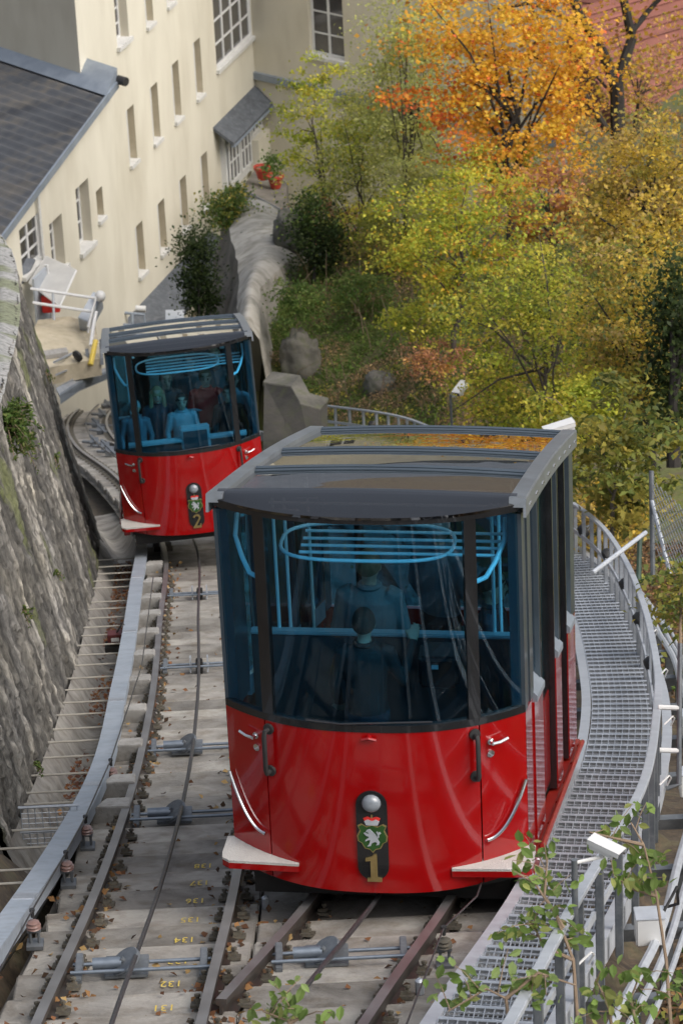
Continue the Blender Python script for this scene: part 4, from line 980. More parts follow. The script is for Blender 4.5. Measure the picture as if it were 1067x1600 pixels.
# far car: passengers face uphill, towards the camera
for lb, x, y, z, h, jk, jn, hr_, lg, ro, bk in (
    ('person in light blue shirt at the controls of the far car', -.10, .42, .30, 1.62, (.30, .35, .38), 'shirt_blue', 'dark', False, .1, 1.0),
    ('person with long blonde hair and scarf at the left of the far car', -.45, .62, .30, 1.68, (.05, .06, .09), 'jacket_navy', 'blonde', True, .05, 1.0),
    ('person with grey hair at the left corner window of the far car', -.80, .45, .30, 1.56, (.13, .15, .18), 'coat_slate', 'grey', False, -.1, 1.0),
    ('person in bright red jacket standing in the far car', .30, .85, .30, 1.80, (.75, .03, .02), 'jacket_red', 'brown', False, .0, 1.1),
    ('person in black jacket leaning right of the red jacket in the far car', .62, .48, .30, 1.66, (.014, .014, .016), 'jacket_black', 'dark', False, -.12, 1.05),
    ('person in pale shirt at the right corner window of the far car', .70, .78, .30, 1.74, (.28, .33, .36), 'shirt_pale', 'brown', False, -.2, 1.0),
    ('person in dark coat half hidden behind the blue shirt in the far car', -.30, 1.05, .30, 1.72, (.05, .055, .06), 'coat_dark', 'brown', False, .2, 1.0),
    ('person at the back of the far car under the ceiling rails, dark hair', .08, 1.40, .30, 1.84, (.08, .09, .1), 'coat_slate2', 'dark', False, .0, 1.0),
    ('tall person at the back right of the far car', .48, 1.45, .30, 1.88, (.06, .06, .08), 'coat_dark', 'brown', False, .1, 1.0)):
    person(lb, incar(car2, C2, AZ2, x, y, z), -AZ2+ro, h, jk, jn, hr_, lg, bk)
# ------------------------------------------------------------------ the yellow building at the foot of the line
def azv(a): return Vector((math.sin(math.radians(a)), math.cos(math.radians(a)), 0))
class Wall:
    """vertical plane through a point along an azimuth; (t, z) coordinates, n points to the camera side"""
    def __init__(s, P0, az, flip=1):
        s.P = Vector(P0); s.d = azv(az); n_ = Vector((s.d.y, -s.d.x, 0)); s.n = n_ if n_.dot(CAM-s.P) > 0 else -n_
    def hit(s, px, py):
        r = _F + _R*((px-533.5)/FPX) - _U*((py-800)/FPX); t = (s.P-CAM).dot(s.n)/r.dot(s.n); q = CAM+r*t; return (q-s.P).dot(s.d), q.z
    def pt(s, t, z, off=0.0): p = s.P+s.d*t+s.n*off; return Vector((p.x, p.y, z))
    def panel(s, mb, t0, t1, z0, z1, holes, depth=.3, off=0.0):
        """front face cut around rectangular holes, with reveals"""
        ts = sorted(set([t0, t1]+[h[0] for h in holes]+[h[1] for h in holes])); zs = sorted(set([z0, z1]+[h[2] for h in holes]+[h[3] for h in holes]))
        ts = [t for t in ts if t0 <= t <= t1]; zs = [z for z in zs if z0 <= z <= z1]
        for a, b in zip(ts, ts[1:]):
            for c, e in zip(zs, zs[1:]):
                m_ = ((a+b)/2, (c+e)/2)
                if any(h[0] < m_[0] < h[1] and h[2] < m_[1] < h[3] for h in holes): continue
                mb.add([s.pt(a, c, off), s.pt(b, c, off), s.pt(b, e, off), s.pt(a, e, off)], [(0, 1, 2, 3)])
    def box(s, mb, t0, t1, z0, z1, o0, o1):
        mb.hexa([s.pt(t0, z0, o0), s.pt(t1, z0, o0), s.pt(t1, z0, o1), s.pt(t0, z0, o1), s.pt(t0, z1, o0), s.pt(t1, z1, o0), s.pt(t1, z1, o1), s.pt(t0, z1, o1)])
    def reveal(s, mb, h, depth, off=0.0):
        a, b, c, e = h; o = off-depth
        mb.add([s.pt(a, c, off), s.pt(a, c, o), s.pt(a, e, o), s.pt(a, e, off)], [(0, 1, 2, 3)])
        mb.add([s.pt(b, c, off), s.pt(b, c, o), s.pt(b, e, o), s.pt(b, e, off)], [(0, 1, 2, 3)])
        mb.add([s.pt(a, e, off), s.pt(b, e, off), s.pt(b, e, o), s.pt(a, e, o)], [(0, 1, 2, 3)])
        mb.add([s.pt(a, c, off), s.pt(b, c, off), s.pt(b, c, o), s.pt(a, c, o)], [(0, 1, 2, 3)])
K = at(400, 150, 120.0)
WBd = Wall(K, 19); WC = Wall(K, -50)
blg = thing('yellow_building', 'large cream plastered building with rows of narrow slit windows', 'building', (K.x, K.y, zp(120)-2))
ZT = at(400, 0, 120).z+7; ZBt = zp(120)-3
def hole(wall, cx, y0, y1, width):
    t, za = wall.hit(cx, y0); _, zb = wall.hit(cx+.045*(y1-y0), y1); return (t-width/2, t+width/2, zb, za)
slits = [hole(WBd, x, a, b, .66) for x, a, b in ((203, 168, 256), (240, 133, 222), (273, 98, 188), (307, 63, 152), (217, 350, 430), (251, 315, 395), (285, 278, 360), (318, 241, 325), (229, -45, 40), (261, -80, 8), (171, 385, 392))][:10]
framed = [hole(WBd, 186, -30, 68, 1.0)]
bigw = [(WBd.hit(336, 60)[0], WBd.hit(394, 60)[0], WBd.hit(336, 112)[1], WBd.hit(336, 112)[1]+3.2)]
tA = WBd.hit(122, 60)[0]
holes = slits+framed+bigw
mb = MB(); WBd.panel(mb, tA, 0, ZBt, ZT, holes); mb.build('long_wall', M['plaster'], blg, fix=False)
for h in slits:
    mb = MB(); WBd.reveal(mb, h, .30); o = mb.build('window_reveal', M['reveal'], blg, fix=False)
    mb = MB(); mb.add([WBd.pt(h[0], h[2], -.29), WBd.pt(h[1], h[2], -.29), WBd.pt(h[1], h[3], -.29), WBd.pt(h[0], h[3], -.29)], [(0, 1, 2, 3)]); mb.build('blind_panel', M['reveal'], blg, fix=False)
    mb = MB(); WBd.box(mb, h[0]-.03, h[1]+.03, h[2]-.10, h[2]+.015, -.27, .10); mb.build('window_sill', M['sill_stone'], blg)
    mb = MB(); WBd.box(mb, h[0]+.001, h[0]+.06, h[2], h[3], -.2, .012); mb.build('window_jamb', M['white_paint'], blg)
def casement(wall, h, cols, rows, depth, parent, fr=.07, sill=True, nm='window', off=0.0):
    a, b, c, e = h
    mb = MB(); wall.reveal(mb, h, depth+.08, off); mb.build('window_reveal', M['plaster_shaded'] if depth > .1 else M['white_paint'], parent, fix=False)
    mb = MB(); o = off-depth
    wall.box(mb, a, a+fr, c, e, o-.05, o); wall.box(mb, b-fr, b, c, e, o-.05, o); wall.box(mb, a+fr, b-fr, c, c+fr, o-.05, o); wall.box(mb, a+fr, b-fr, e-fr, e, o-.05, o)
    for i in range(1, cols): t = a+(b-a)*i/cols; wall.box(mb, t-fr*.5, t+fr*.5, c+fr, e-fr, o-.05, o+.004)
    for j in range(1, rows):
        z = c+(e-c)*j/rows
        for i in range(cols):
            t0, t1 = a+(b-a)*i/cols+fr*.55, a+(b-a)*(i+1)/cols-fr*.55; wall.box(mb, t0, t1, z-fr*.3, z+fr*.3, o-.045, o-.004)
    w = mb.build(nm, M['white_paint'], parent)
    for i in range(cols):
        for j in range(rows):
            t0, t1 = a+(b-a)*i/cols, a+(b-a)*(i+1)/cols; z0, z1 = c+(e-c)*j/rows, c+(e-c)*(j+1)/rows
            mb = MB(); mb.add([wall.pt(t0, z0, o-.03), wall.pt(t1, z0, o-.03), wall.pt(t1, z1, o-.03), wall.pt(t0, z1, o-.03)], [(0, 1, 2, 3)]); mb.build('pane', M['window_dark'], w, fix=False)
    if sill: mb = MB(); wall.box(mb, a-.08, b+.08, c-.12, c+.012, off-depth+.002, off+.12); mb.build('window_sill', M['sill_stone'], parent)
    return w
casement(WBd, framed[0], 1, 4, .28, blg, .09)
casement(WBd, bigw[0], 4, 4, .05, blg, .11)
# left end wall (faces the camera) above the low roof
WA = Wall(WBd.pt(tA, 0), -42)
mb = MB(); WA.panel(mb, 0, 26, ZBt, ZT, []); mb.build('end_wall', M['plaster_shaded'], blg, fix=False)
# right wing
hC = (WC.hit(482, 40)[0], WC.hit(536, 40)[0], WC.hit(510, 90)[1], WC.hit(510, 90)[1]+2.25)
hC = (min(hC[:2]), max(hC[:2]), hC[2], hC[3])
sgn = -1 if WC.hit(700, 100)[0] < 0 else 1
mb = MB(); te = sgn*13; WC.panel(mb, min(0, te), max(0, te), ZBt, ZT, [hC]); mb.build('wing_wall', M['plaster_shaded'], blg, fix=False)
casement(WC, hC, 2, 3, .16, blg, .09)
mb = MB(); WC.box(mb, min(0, te), max(0, te), WC.hit(450, 128)[1]-.12, WC.hit(450, 128)[1]+.12, 0, .14); mb.build('string_course', M['flashing'], blg)
# slate canopy and veranda in the inner corner
t0, t1 = WBd.hit(334, 215)[0], -.05
zc0 = WBd.hit(336, 196)[1]
mb = MB()
mb.add([WBd.pt(t0, zc0, 0), WBd.pt(t1, zc0, 0), WBd.pt(t1, zc0-.5, .7), WBd.pt(t0, zc0-.5, .7), WBd.pt(t0, zc0-.12, 0), WBd.pt(t1, zc0-.12, 0), WBd.pt(t1, zc0-.62, .68), WBd.pt(t0, zc0-.62, .68)], [(0, 1, 2, 3), (7, 6, 5, 4), (0, 3, 7, 4), (1, 5, 6, 2), (2, 6, 7, 3)])
mb.build('canopy_roof', M['slate'], blg)
mb = MB(); WBd.box(mb, t0, t1, zc0-.66, zc0-.6, .6, .74); mb.build('gutter', M['flashing'], blg)
tv0, tv1 = WBd.hit(346, 240)[0], -.15
zv1 = WBd.hit(346, 222)[1]; zv0 = WBd.hit(346, 292)[1]
for i in range(3):
    a = tv0+(tv1-tv0)*i/3; b = tv0+(tv1-tv0)*(i+1)/3-.12
    casement(WBd, (a, b, zv0+(.9 if i == 2 else 0), zv1), 3, 2, -.28, blg, .09, i == 2, 'veranda_window')
mb = MB(); WBd.box(mb, tv0-.1, tv1+.1, zv0-.3, zv1+.3, .0, .18); mb.build('veranda_frame', M['white_paint'], blg)
mb = MB(); a = tv0+(tv1-tv0)*2/3-.06; WBd.box(mb, a, tv1+.12, zv0-.5, zv0+.78, .18, .5); mb.build('parapet', M['plaster'], blg)
# lean-to strip with slate roof low on the long wall
za = WBd.hit(330, 352)[1]; ta, tb = WBd.hit(178, 500)[0], WBd.hit(326, 352)[0]
mb = MB(); zl = za-.1
mb.add([WBd.pt(ta, zl, 0), WBd.pt(tb, zl, 0), WBd.pt(tb, zl-.45, 1.15), WBd.pt(ta, zl-.45, 1.15), WBd.pt(ta, zl-.6, 1.15), WBd.pt(tb, zl-.6, 1.15), WBd.pt(ta, zl-.6, 0), WBd.pt(tb, zl-.6, 0)], [(0, 1, 2, 3), (3, 2, 5, 4), (0, 3, 4, 6), (1, 7, 5, 2), (4, 5, 7, 6)])
mb.build('ledge_roof', M['slate'], blg)
arch_h = []
for x, y in ((262, 478), (288, 450)):
    t, z = WBd.hit(x, y); arch_h.append((t-.55, t+.55, z-1.6, z+.1))
mb = MB(); WBd.panel(mb, ta, tb, ZBt, zl-.55, arch_h, off=1.05); mb.build('lower_wall', M['plaster'], blg, fix=False)
for h in arch_h:
    mb = MB(); WBd.reveal(mb, h, .4, 1.05); mb.build('window_reveal', M['plaster_shaded'], blg, fix=False)
    mb = MB(); mb.add([WBd.pt(h[0], h[2], .7), WBd.pt(h[1], h[2], .7), WBd.pt(h[1], h[3], .7), WBd.pt(h[0], h[3], .7)], [(0, 1, 2, 3)]); mb.build('pane', M['reveal'], blg, fix=False)
# main roof slab out of sight keeps the light right
mb = MB(); q = [WBd.pt(tA, ZT), WBd.pt(0, ZT), WC.pt(te, ZT), WC.pt(te, ZT)+azv(19)*14, WA.pt(26, ZT)+azv(19)*14, WA.pt(26, ZT)]
mb.prism(q, (0, 0, .4)); mb.build('roof', M['slate'], blg)

# ---- low house with corrugated roof
PG = 1.0                                              # its gable stands proud of the long wall
WG = Wall(WBd.pt(0, 0, PG), 19)
low = thing('low_house', 'cream lower house with grey corrugated roof at the far left', 'building', (WG.pt(WG.hit(80, 400)[0], 0).x, WG.pt(WG.hit(80, 400)[0], 0).y, zp(108)-2))
r0 = WG.hit(172, 134); r1 = WG.hit(-6, 372)
tG0, tG1 = r1[0]-2.5, r0[0]
slope = (r0[1]-r1[1])/(r0[0]-r1[0])
def rake(t): return r1[1]+(t-r1[0])*slope
wins = [hole(WG, 128, 287, 390, 1.0), hole(WG, 155, 295, 343, .5), hole(WG, 87, 342, 425, .95), hole(WG, 46, 345, 420, 1.5)]
ts = sorted(set([tG0, tG1]+[x for h in wins for x in h[:2]]))
mb = MB()
for a, b in zip(ts, ts[1:]):
    hs = [h for h in wins if h[0] <= a+1e-6 and h[1] >= b-1e-6]
    lo = [ZBt]+sorted([x for h in hs for x in h[2:]])
    zz = lo
    for c, e in zip(zz[0::2], zz[1::2]): mb.add([WG.pt(a, c), WG.pt(b, c), WG.pt(b, e), WG.pt(a, e)], [(0, 1, 2, 3)])
    c = zz[-1]; mb.add([WG.pt(a, c), WG.pt(b, c), WG.pt(b, rake(b)-.02), WG.pt(a, rake(a)-.02)], [(0, 1, 2, 3)])
mb.add([WG.pt(tG1, ZBt), WG.pt(tG1, ZBt, -PG-.05), WG.pt(tG1, rake(tG1), -PG-.05), WG.pt(tG1, rake(tG1))], [(0, 1, 2, 3)])
mb.build('gable_wall', M['plaster'], low, fix=False)
casement(WG, wins[0], 1, 3, .30, low, .10); casement(WG, wins[2], 1, 3, .30, low, .10); casement(WG, wins[3], 2, 3, .10, low, .10)
h = wins[1]; mb = MB(); WG.reveal(mb, h, .3); mb.build('window_reveal', M['reveal'], low, fix=False)
mb = MB(); mb.add([WG.pt(h[0], h[2], -.28), WG.pt(h[1], h[2], -.28), WG.pt(h[1], h[3], -.28), WG.pt(h[0], h[3], -.28)], [(0, 1, 2, 3)]); mb.build('blind_panel', M['reveal'], low, fix=False)
mb = MB(); WG.box(mb, h[0]-.03, h[1]+.03, h[2]-.1, h[2]+.015, -.27, .1); mb.build('window_sill', M['sill_stone'], low)
# corrugated roof: ridges run along the end-wall direction
dA = azv(-42); dA = -dA if dA.x > 0 else dA
roofpt = lambda t, l, h=0.0: WG.pt(t, rake(t)+.10+h, .22)+dA*l
rows = []; nr = 150
for i in range(nr+1):
    t = (tG0-.5)+(tG1+.05-(tG0-.5))*i/nr
    rows.append([roofpt(t, l, .055*math.sin(i*math.pi*2/5.0)+.02*mnoise.noise((i*.08, l*.2, 3))) for l in np.linspace(0, 24, 14)])
mb = MB(); mb.grid(rows); mb.build('corrugated_roof', M['roof_metal'], low, True, fix=False, angle=60)
mb = MB(); mb.bar(roofpt(tG0-.5, -.03, -.05), roofpt(tG1+.05, -.03, -.05), .06, .22); mb.build('verge_board', M['flashing'], low)
# flashing and gutter along the end wall
mb = MB(); t = tG1
mb.prism([roofpt(t-.9, 0, .05), roofpt(t+.10, 0, .08), roofpt(t+.14, 0, .40), roofpt(t-.1, 0, .35)], dA*24); mb.build('ridge_flashing', M['flashing'], low)
mb = MB(); mb.tube([roofpt(t+.12, .0, .05), roofpt(t+.18, -.35, .02)], .14, 10); mb.build('gutter_end', M['rubber'], low, True)
mb = MB(); t_, z_ = WG.hit(57, 330); mb.tube([WG.pt(t_, z_+.5, .1), WG.pt(t_, z_-6, .1)], .05, 8); mb.build('downpipe', M['sill_stone'], low, True)

_at = at
at = lambda x, y, d: _at(x, y, d+3.6)
# ---- entrance canopy, landing, railings
cn = thing('glass_canopy', 'pale translucent entrance canopy fixed below the low house windows', 'canopy', WG.pt(WG.hit(85, 440)[0], WG.hit(85, 440)[1], .3))
c4 = [at(47, 442, 95.6), at(73, 402, 96.6), at(119, 423, 95.4), at(94, 478, 94.4)]
mb = MB(); mb.prism(c4, (0, 0, .04)); mb.build('pane', M['canopy_glass'], cn)
mb = MB()
for a, b in ((0, 1), (1, 2), (2, 3), (3, 0)): mb.tube([c4[a], c4[b]], .04, 6)
mb.tube([(c4[0]+c4[3])/2, (c4[1]+c4[2])/2], .03, 6); mb.tube([(c4[0]+c4[1])/2, (c4[2]+c4[3])/2], .03, 6); mb.build('frame', M['white_paint'], cn, True)
hd = thing('dark_canopy', 'dark flat canopy behind the pale glass canopy', 'canopy', at(38, 420, 96.2)); mb = MB(); mb.prism([at(22, 402, 96), at(56, 408, 96.4), at(40, 440, 95.8), at(28, 450, 95.6)], (0, 0, .06)); mb.build('slab', M['slate'], hd)
dp = MB(); p = at(66, 478, 95.6); dr = thing('entrance_door', 'grey blue entrance door under the pale canopy', 'door', p-Vector((0, 0, 1.0)))
dp.box(p, (.9, .06, 2.0), (WG.d, WG.n, Vector((0, 0, 1)))); dp.build('leaf', M['grey_box'], dr)
mb = MB(); mb.box(p+WG.d*.5+WG.n*.02, (.09, .1, 2.1), (WG.d, WG.n, Vector((0, 0, 1)))); mb.build('frame', M['white_paint'], dr)
p = at(80, 474, 95.4); mb = MB(); mb.box(p, (.5, .2, .5)); mb.box(p+Vector((.12, -.05, .05)), (.3, .16, .3)); tag(mb.build('red_box', M['emblem_red'], None, bevel=.02), 'small red box on the wall under the pale canopy', 'box')
lz = at(110, 520, 93).z
ld = thing('landing', 'beige concrete landing in front of the low house entrance', 'landing', at(100, 540, 92.5)-Vector((0, 0, 2)))
mb = MB(); mb.prism([at(50, 520, 93), at(60, 500, 94.8), at(110, 494, 95.5), at(150, 508, 94.6), at(158, 560, 92), at(75, 575, 91)], (0, 0, -.5)); mb.build('slab', M['landing'], ld, fix=True)
mb = MB(); mb.prism([at(62, 555, 91.6), at(105, 549, 92), at(108, 556, 91.8), at(64, 563, 91.4)], (0, 0, .12)); mb.build('step', M['concrete_block'], ld)
wr_ = thing('white_railing', 'white tubular railing along the landing beside the pale canopy', 'railing', at(100, 500, 94)-Vector((0, 0, .5)))
d_ = 93.5
for nm, pts in (('top_rail', [at(48, 451, d_), at(150, 466, d_), at(138, 512, d_-.4)]), ('mid_rail', [at(52, 473, d_), at(145, 487, d_)]), ('top_rail', [at(151, 487, d_-.3), at(146, 510, d_-.5), at(142, 540, d_-1)])):
    mb = MB(); mb.tube(pts, .045, 8); mb.build(nm, M['white_paint'], wr_, True)
for a, b in (((83, 456), (85, 500)), ((150, 466), (138, 520)), ((151, 487), (143, 545))):
    mb = MB(); mb.tube([at(*a, d_), at(*b, d_)], .035, 8); mb.build('post', M['white_paint'] if a[0] > 100 else M['galvanised'], wr_, True)
mb = MB(); mb.tube([at(150, 532, d_-1.5), at(142, 570, d_-1.8)], .075, 8); tag(mb.build('handrail_sleeve', M['yellow_paint'], None, True), 'yellow padded sleeve on the railing left of the far car', 'sleeve')
ub = thing('utility_cabinet', 'slanted blue grey cabinet on the landing with globe lamp above', 'cabinet', at(140, 495, 93.5)-Vector((0, 0, .5)))
mb = MB(); mb.prism([at(122, 496, 93.8), at(146, 455, 94.6), at(160, 462, 94.6), at(138, 503, 93.8)], (0, .3, -.5)); mb.build('case', M['grey_box'], ub, bevel=.02)
mb = MB(); mb.lathe(at(157, 463, 94.2), [(.03, -.16), (.1, -.13), (.15, -.05), (.15, .05), (.1, .13), (.03, .16)], 14); tag(mb.build('globe_lamp', M['white_plastic'], None, True), 'small white globe lamp above the grey cabinet', 'lamp')
# grey walkway slab and railing behind the left bend
gw = thing('upper_walkway', 'grey concrete walkway with rail posts above the bend behind the far car', 'walkway', at(125, 600, 92)-Vector((0, 0, .6)))
mb = MB(); mb.prism([at(88, 606, 90), at(120, 588, 92), at(168, 574, 95), at(170, 582, 94.6), at(125, 598, 91.6), at(94, 618, 89.6)], (0, 0, -.08)); mb.build('deck', M['galvanised'], gw)
mb = MB(); mb.prism([at(94, 618, 89.6), at(125, 598, 91.6), at(170, 582, 94.6), at(170, 592, 94.6), at(125, 611, 91.6), at(95, 632, 89.6)], (0, .15, 0)); mb.build('fascia', M['flashing'], gw)
top = [at(85, 566, 90.5), at(112, 553, 92), at(140, 543, 94)]; mid = [at(88, 586, 90.5), at(115, 574, 92), at(142, 563, 94)]
mb = MB(); mb.tube(top, .035, 6); mb.build('top_rail', M['galvanised'], gw, True); mb = MB(); mb.tube(mid, .025, 6); mb.build('mid_rail', M['galvanised'], gw, True)
for a, b in (((95, 561), (98, 597)), ((108, 555), (111, 590)), ((122, 550), (126, 585)), ((136, 545), (140, 577)), ((158, 530), (160, 570))):
    mb = MB(); mb.bar(at(*a, 92), at(*b, 92), .09, .06, (0, 1, 0)); mb.build('post', M['galv_dark'], gw)
for x, y in ((84, 575), (122, 556)):
    mb = MB(); mb.lathe(at(x, y, 91.5), [(.03, -.05), (.16, -.03), (.17, .04), (.05, .09)], 12, (-.6, -.6, -.2)); mb.build('lamp_head', M['rubber'], gw, True)
at = lambda x, y, d: _at(x, y, d+10.3)
br = thing('blue_railing', 'blue tubular railing on the slate ledge above the far car', 'railing', at(200, 500, 97)-Vector((0, 0, .3)))
mb = MB(); mb.tube([at(178, 487, 97), at(226, 492, 97), at(226, 508, 97)], .05, 8); mb.tube([at(179, 506, 97), at(224, 510, 97)], .05, 8); mb.tube([at(207, 490, 97), at(207, 508, 97)], .05, 8); mb.build('rail', M['flashing'], br, True)
mb = MB(); mb.tube([at(212, 482, 98), at(228, 483, 98)], .10, 10); tag(mb.build('wall_lamp', M['white_plastic'], None, True), 'small white tube lamp on the slate ledge above the far car', 'lamp')
mb = MB(); mb.prism([at(259, 488, 98), at(288, 488, 98), at(288, 502, 97.6), at(259, 502, 97.6)], (0, .2, 0)); tag(mb.build('grey_cabinet', M['grey_box']), 'small grey cabinet beside the ivy covered rock', 'cabinet')
# terrace with pots and fence
tf = thing('iron_fence', 'dark iron fence on the terrace behind the pale rock', 'fence', at(410, 310, 100))
for i in range(20):
    x = 372+i*3.6; y = 291+i*1.9; mb = MB(); mb.tube([at(x, y, 101-.05*i), at(x+1, y+18, 101-.05*i)], .022, 5); mb.build('bar', M['galv_dark'], tf)
for dy in (1, 17): mb = MB(); mb.tube([at(372, 291+dy, 101), at(440, 327+dy, 100)], .03, 5); mb.build('rail', M['galv_dark'], tf)
mb = MB(); mb.prism([at(370, 305, 101), at(400, 262, 106), at(450, 285, 104), at(440, 330, 100)], (0, 0, -1)); tag(mb.build('terrace', M['concrete_dark']), kind='structure')
for x, y, lb in ((411, 273, 'left red terracotta flower pot in the courtyard'), (431, 286, 'right red terracotta flower pot in the courtyard')):
    p = at(x, y+7, 103); t = thing('flower_pot', lb, 'flower pot', p, group='red flower pots')
    mb = MB(); mb.lathe(p, [(.16, 0), (.25, .36), (.29, .36), (.29, .44), (.22, .44), (.2, .34)], 14); mb.build('pot', M['terracotta'], t, True)
    mb = MB(); mb.lathe(p, [(.2, .36), (.2, .38)], 12); mb.build('soil', M['soil'], t)

at = _at
# ------------------------------------------------------------------ concrete ridge, rocks and retaining walls in the middle
def rough(mb_pts, seed, amp): return [p+Vector((mnoise.noise(p*1.3+Vector((seed, 0, 0))), mnoise.noise(p*1.3+Vector((0, seed, 0))), mnoise.noise(p*1.3+Vector((0, 0, seed)))))*amp for p in mb_pts]
rg = thing('concrete_ridge', 'pale sprayed concrete ridge with dark streaked side above the far car', 'rock', at(380, 500, 86)-Vector((0, 0, 3)))
left = [at(352, 330, 99), at(358, 360, 96), at(370, 400, 93), at(373, 440, 90), at(371, 480, 87.5), at(366, 530, 85)]
right = [at(438, 330, 99), at(466, 360, 96), at(480, 388, 94), at(440, 416, 91), at(408, 452, 88), at(405, 530, 85)]
rows = []
for i in range(26):
    f = i/25*5; k = min(int(f), 4); a = left[k].lerp(left[k+1], f-k); b = right[k].lerp(right[k+1], f-k)
    rows.append(rough([a.lerp(b, s)+Vector((0, 0, .35*math.sin(math.pi*s))) for s in np.linspace(0, 1, 14)], 3, .08))
mb = MB(); mb.grid(rows); mb.build('top', M['concrete_pale'], rg, True, fix=False, angle=180)
rows2 = []
for i, r in enumerate(rows):
    p = r[0]; rows2.append([p]+rough([p+Vector((-1.5*s-.3*s*s, -2.2*s, -5.5*s)) for s in np.linspace(.05, 1, 14)], 8, .22))
mb = MB(); mb.grid(rows2); mb.build('side', M['concrete_dark'], rg, True, fix=False, angle=180)
rows3 = [[r[-1]]+rough([r[-1]+Vector((.5*s, -.3*s, -3*s)) for s in np.linspace(.1, 1, 5)], 2, .2) for r in rows]
mb = MB(); mb.grid(rows3); mb.build('side', M['concrete_pale'], rg, True, fix=False, angle=180)
def ground_hit(px, py, d0=50, d1=130):
    d = d0
    while d < d1:
        p = at(px, py, d)
        if p.z < terrain(p.x, p.y): return p
        d += .4
    return at(px, py, d1)
def boulder(px, py, d, sx, sy, sz, label, mt='rock', seed=1, name='boulder'):
    c = ground_hit(px, py, 58) if d > 70 and mt == 'rock' and py > 500 else at(px, py, d); c = c+Vector((0, 0, sz*.35 if c is not None and py > 500 else 0)); mb = MB(); rows = []
    for i in range(31):
        th = math.pi*i/30; r = []
        for j in range(45):
            ph = 2*math.pi*j/44; u = Vector((math.sin(th)*math.cos(ph), math.sin(th)*math.sin(ph), math.cos(th)))
            k_ = 1+.25*mnoise.noise(u*1.6+Vector((seed, 0, 0)))+.22*abs(mnoise.noise(u*3+Vector((0, seed, 0))))+.08*mnoise.noise(u*9+Vector((0, seed, 0)))
            u = Vector((math.copysign(abs(u.x)**.8, u.x), math.copysign(abs(u.y)**.8, u.y), math.copysign(abs(u.z)**.8, u.z)))
            r.append(c+Vector((u.x*sx, u.y*sy, u.z*sz))*k_)
        rows.append(r)
    mb.grid(rows); return tag(mb.build(name, M[mt], None, True, fix=False, angle=180), label, 'rock')
boulder(470, 592, 80, .48, .45, .85, 'upright dark boulder right of the far car', 'rock', 1)
boulder(455, 362, 93, .42, .5, .55, 'rounded grey rock beside the ivy clump', 'rock', 5)
boulder(595, 612, 76, .40, .4, .35, 'small mossy rock in the grass right of the upright boulder', 'rock', 9)
rt = thing('retaining_wall', 'grey concrete retaining wall between the two cars', 'wall', at(450, 690, 76)-Vector((0, 0, 1)))
mb = MB(); mb.prism([at(411, 598, 78), at(455, 604, 77.5), at(470, 632, 77), at(500, 640, 77), at(500, 760, 75), at(408, 760, 75)], (.2, .5, 0)); mb.build('block', M['wall_dark'], rt, bevel=.03)
mb = MB(); mb.prism([at(411, 597, 78), at(455, 603, 77.5), at(470, 631, 77), at(500, 639, 77), at(500, 643, 77), at(466, 637, 77), at(452, 609, 77.5), at(411, 603, 78)], (.2, .45, .05)); mb.build('coping', M['rock'], rt)
# houses beyond the trees at the upper right
def far_house(cx, cy, d, w, dep, hwall, hroof, az, label, wallm='house_wall'):
    c = at(cx, cy, d); t = thing('far_house', label, 'building', c-Vector((0, 0, hwall+4))); a = azv(az); b = Vector((a.y, -a.x, 0))
    mb = MB(); mb.box(c-Vector((0, 0, hwall/2+2)), (w, dep, hwall+4), (b, a, Vector((0, 0, 1)))); mb.build('wall', M[wallm], t)
    e = [c+b*(sx*(w/2+.3))+a*(sy*(dep/2+.3)) for sx, sy in ((-1, -1), (1, -1), (1, 1), (-1, 1))]; r = [c+b*(-w/2-.3)+Vector((0, 0, hroof)), c+b*(w/2+.3)+Vector((0, 0, hroof))]
    mb = MB(); mb.add([e[0], e[1], r[1], r[0]], [(0, 1, 2, 3)]); mb.add([e[2], e[3], r[0], r[1]], [(0, 1, 2, 3)]); mb.add([e[0], r[0], e[3]], [(0, 1, 2)]); mb.add([e[1], e[2], r[1]], [(0, 1, 2)]); rf = mb.build('roof', M['tile_red'], t)
    for sgn_ in (0,):
        n_ = ((e[1]-e[0]).cross(r[0]-e[0])).normalized(); n_ = n_ if n_.z > 0 else -n_
        for i in range(14):
            f0 = i/14; p, q = e[0].lerp(r[0], f0), e[1].lerp(r[1], f0); mb = MB(); mb.bar(p+n_*.05, q+n_*.05, .12, .07, n_); mb.build('tile_course', M['tile_red'], t)
    mb = MB(); mb.box(c+b*(w*.2)+Vector((0, 0, hroof*.9)), (.6, .6, 1.6), (b, a, Vector((0, 0, 1)))); mb.build('chimney', M['house_wall'], t)
    for sx in (-.3, .05, .35):
        mb = MB(); mb.box(c+b*(sx*w)-a*(dep/2+.01)-Vector((0, 0, 1.6)), (1.0, .08, 1.5), (b, a, Vector((0, 0, 1)))); mb.build('window', M['window_dark'], t)
    return t
far_house(1010, 130, 150, 9, 8, 6, 4.2, -35, 'far house with red tiled roof at the top right corner')
far_house(850, 60, 165, 8, 8, 7, 4.0, 30, 'far pale house with red roof behind the orange tree')
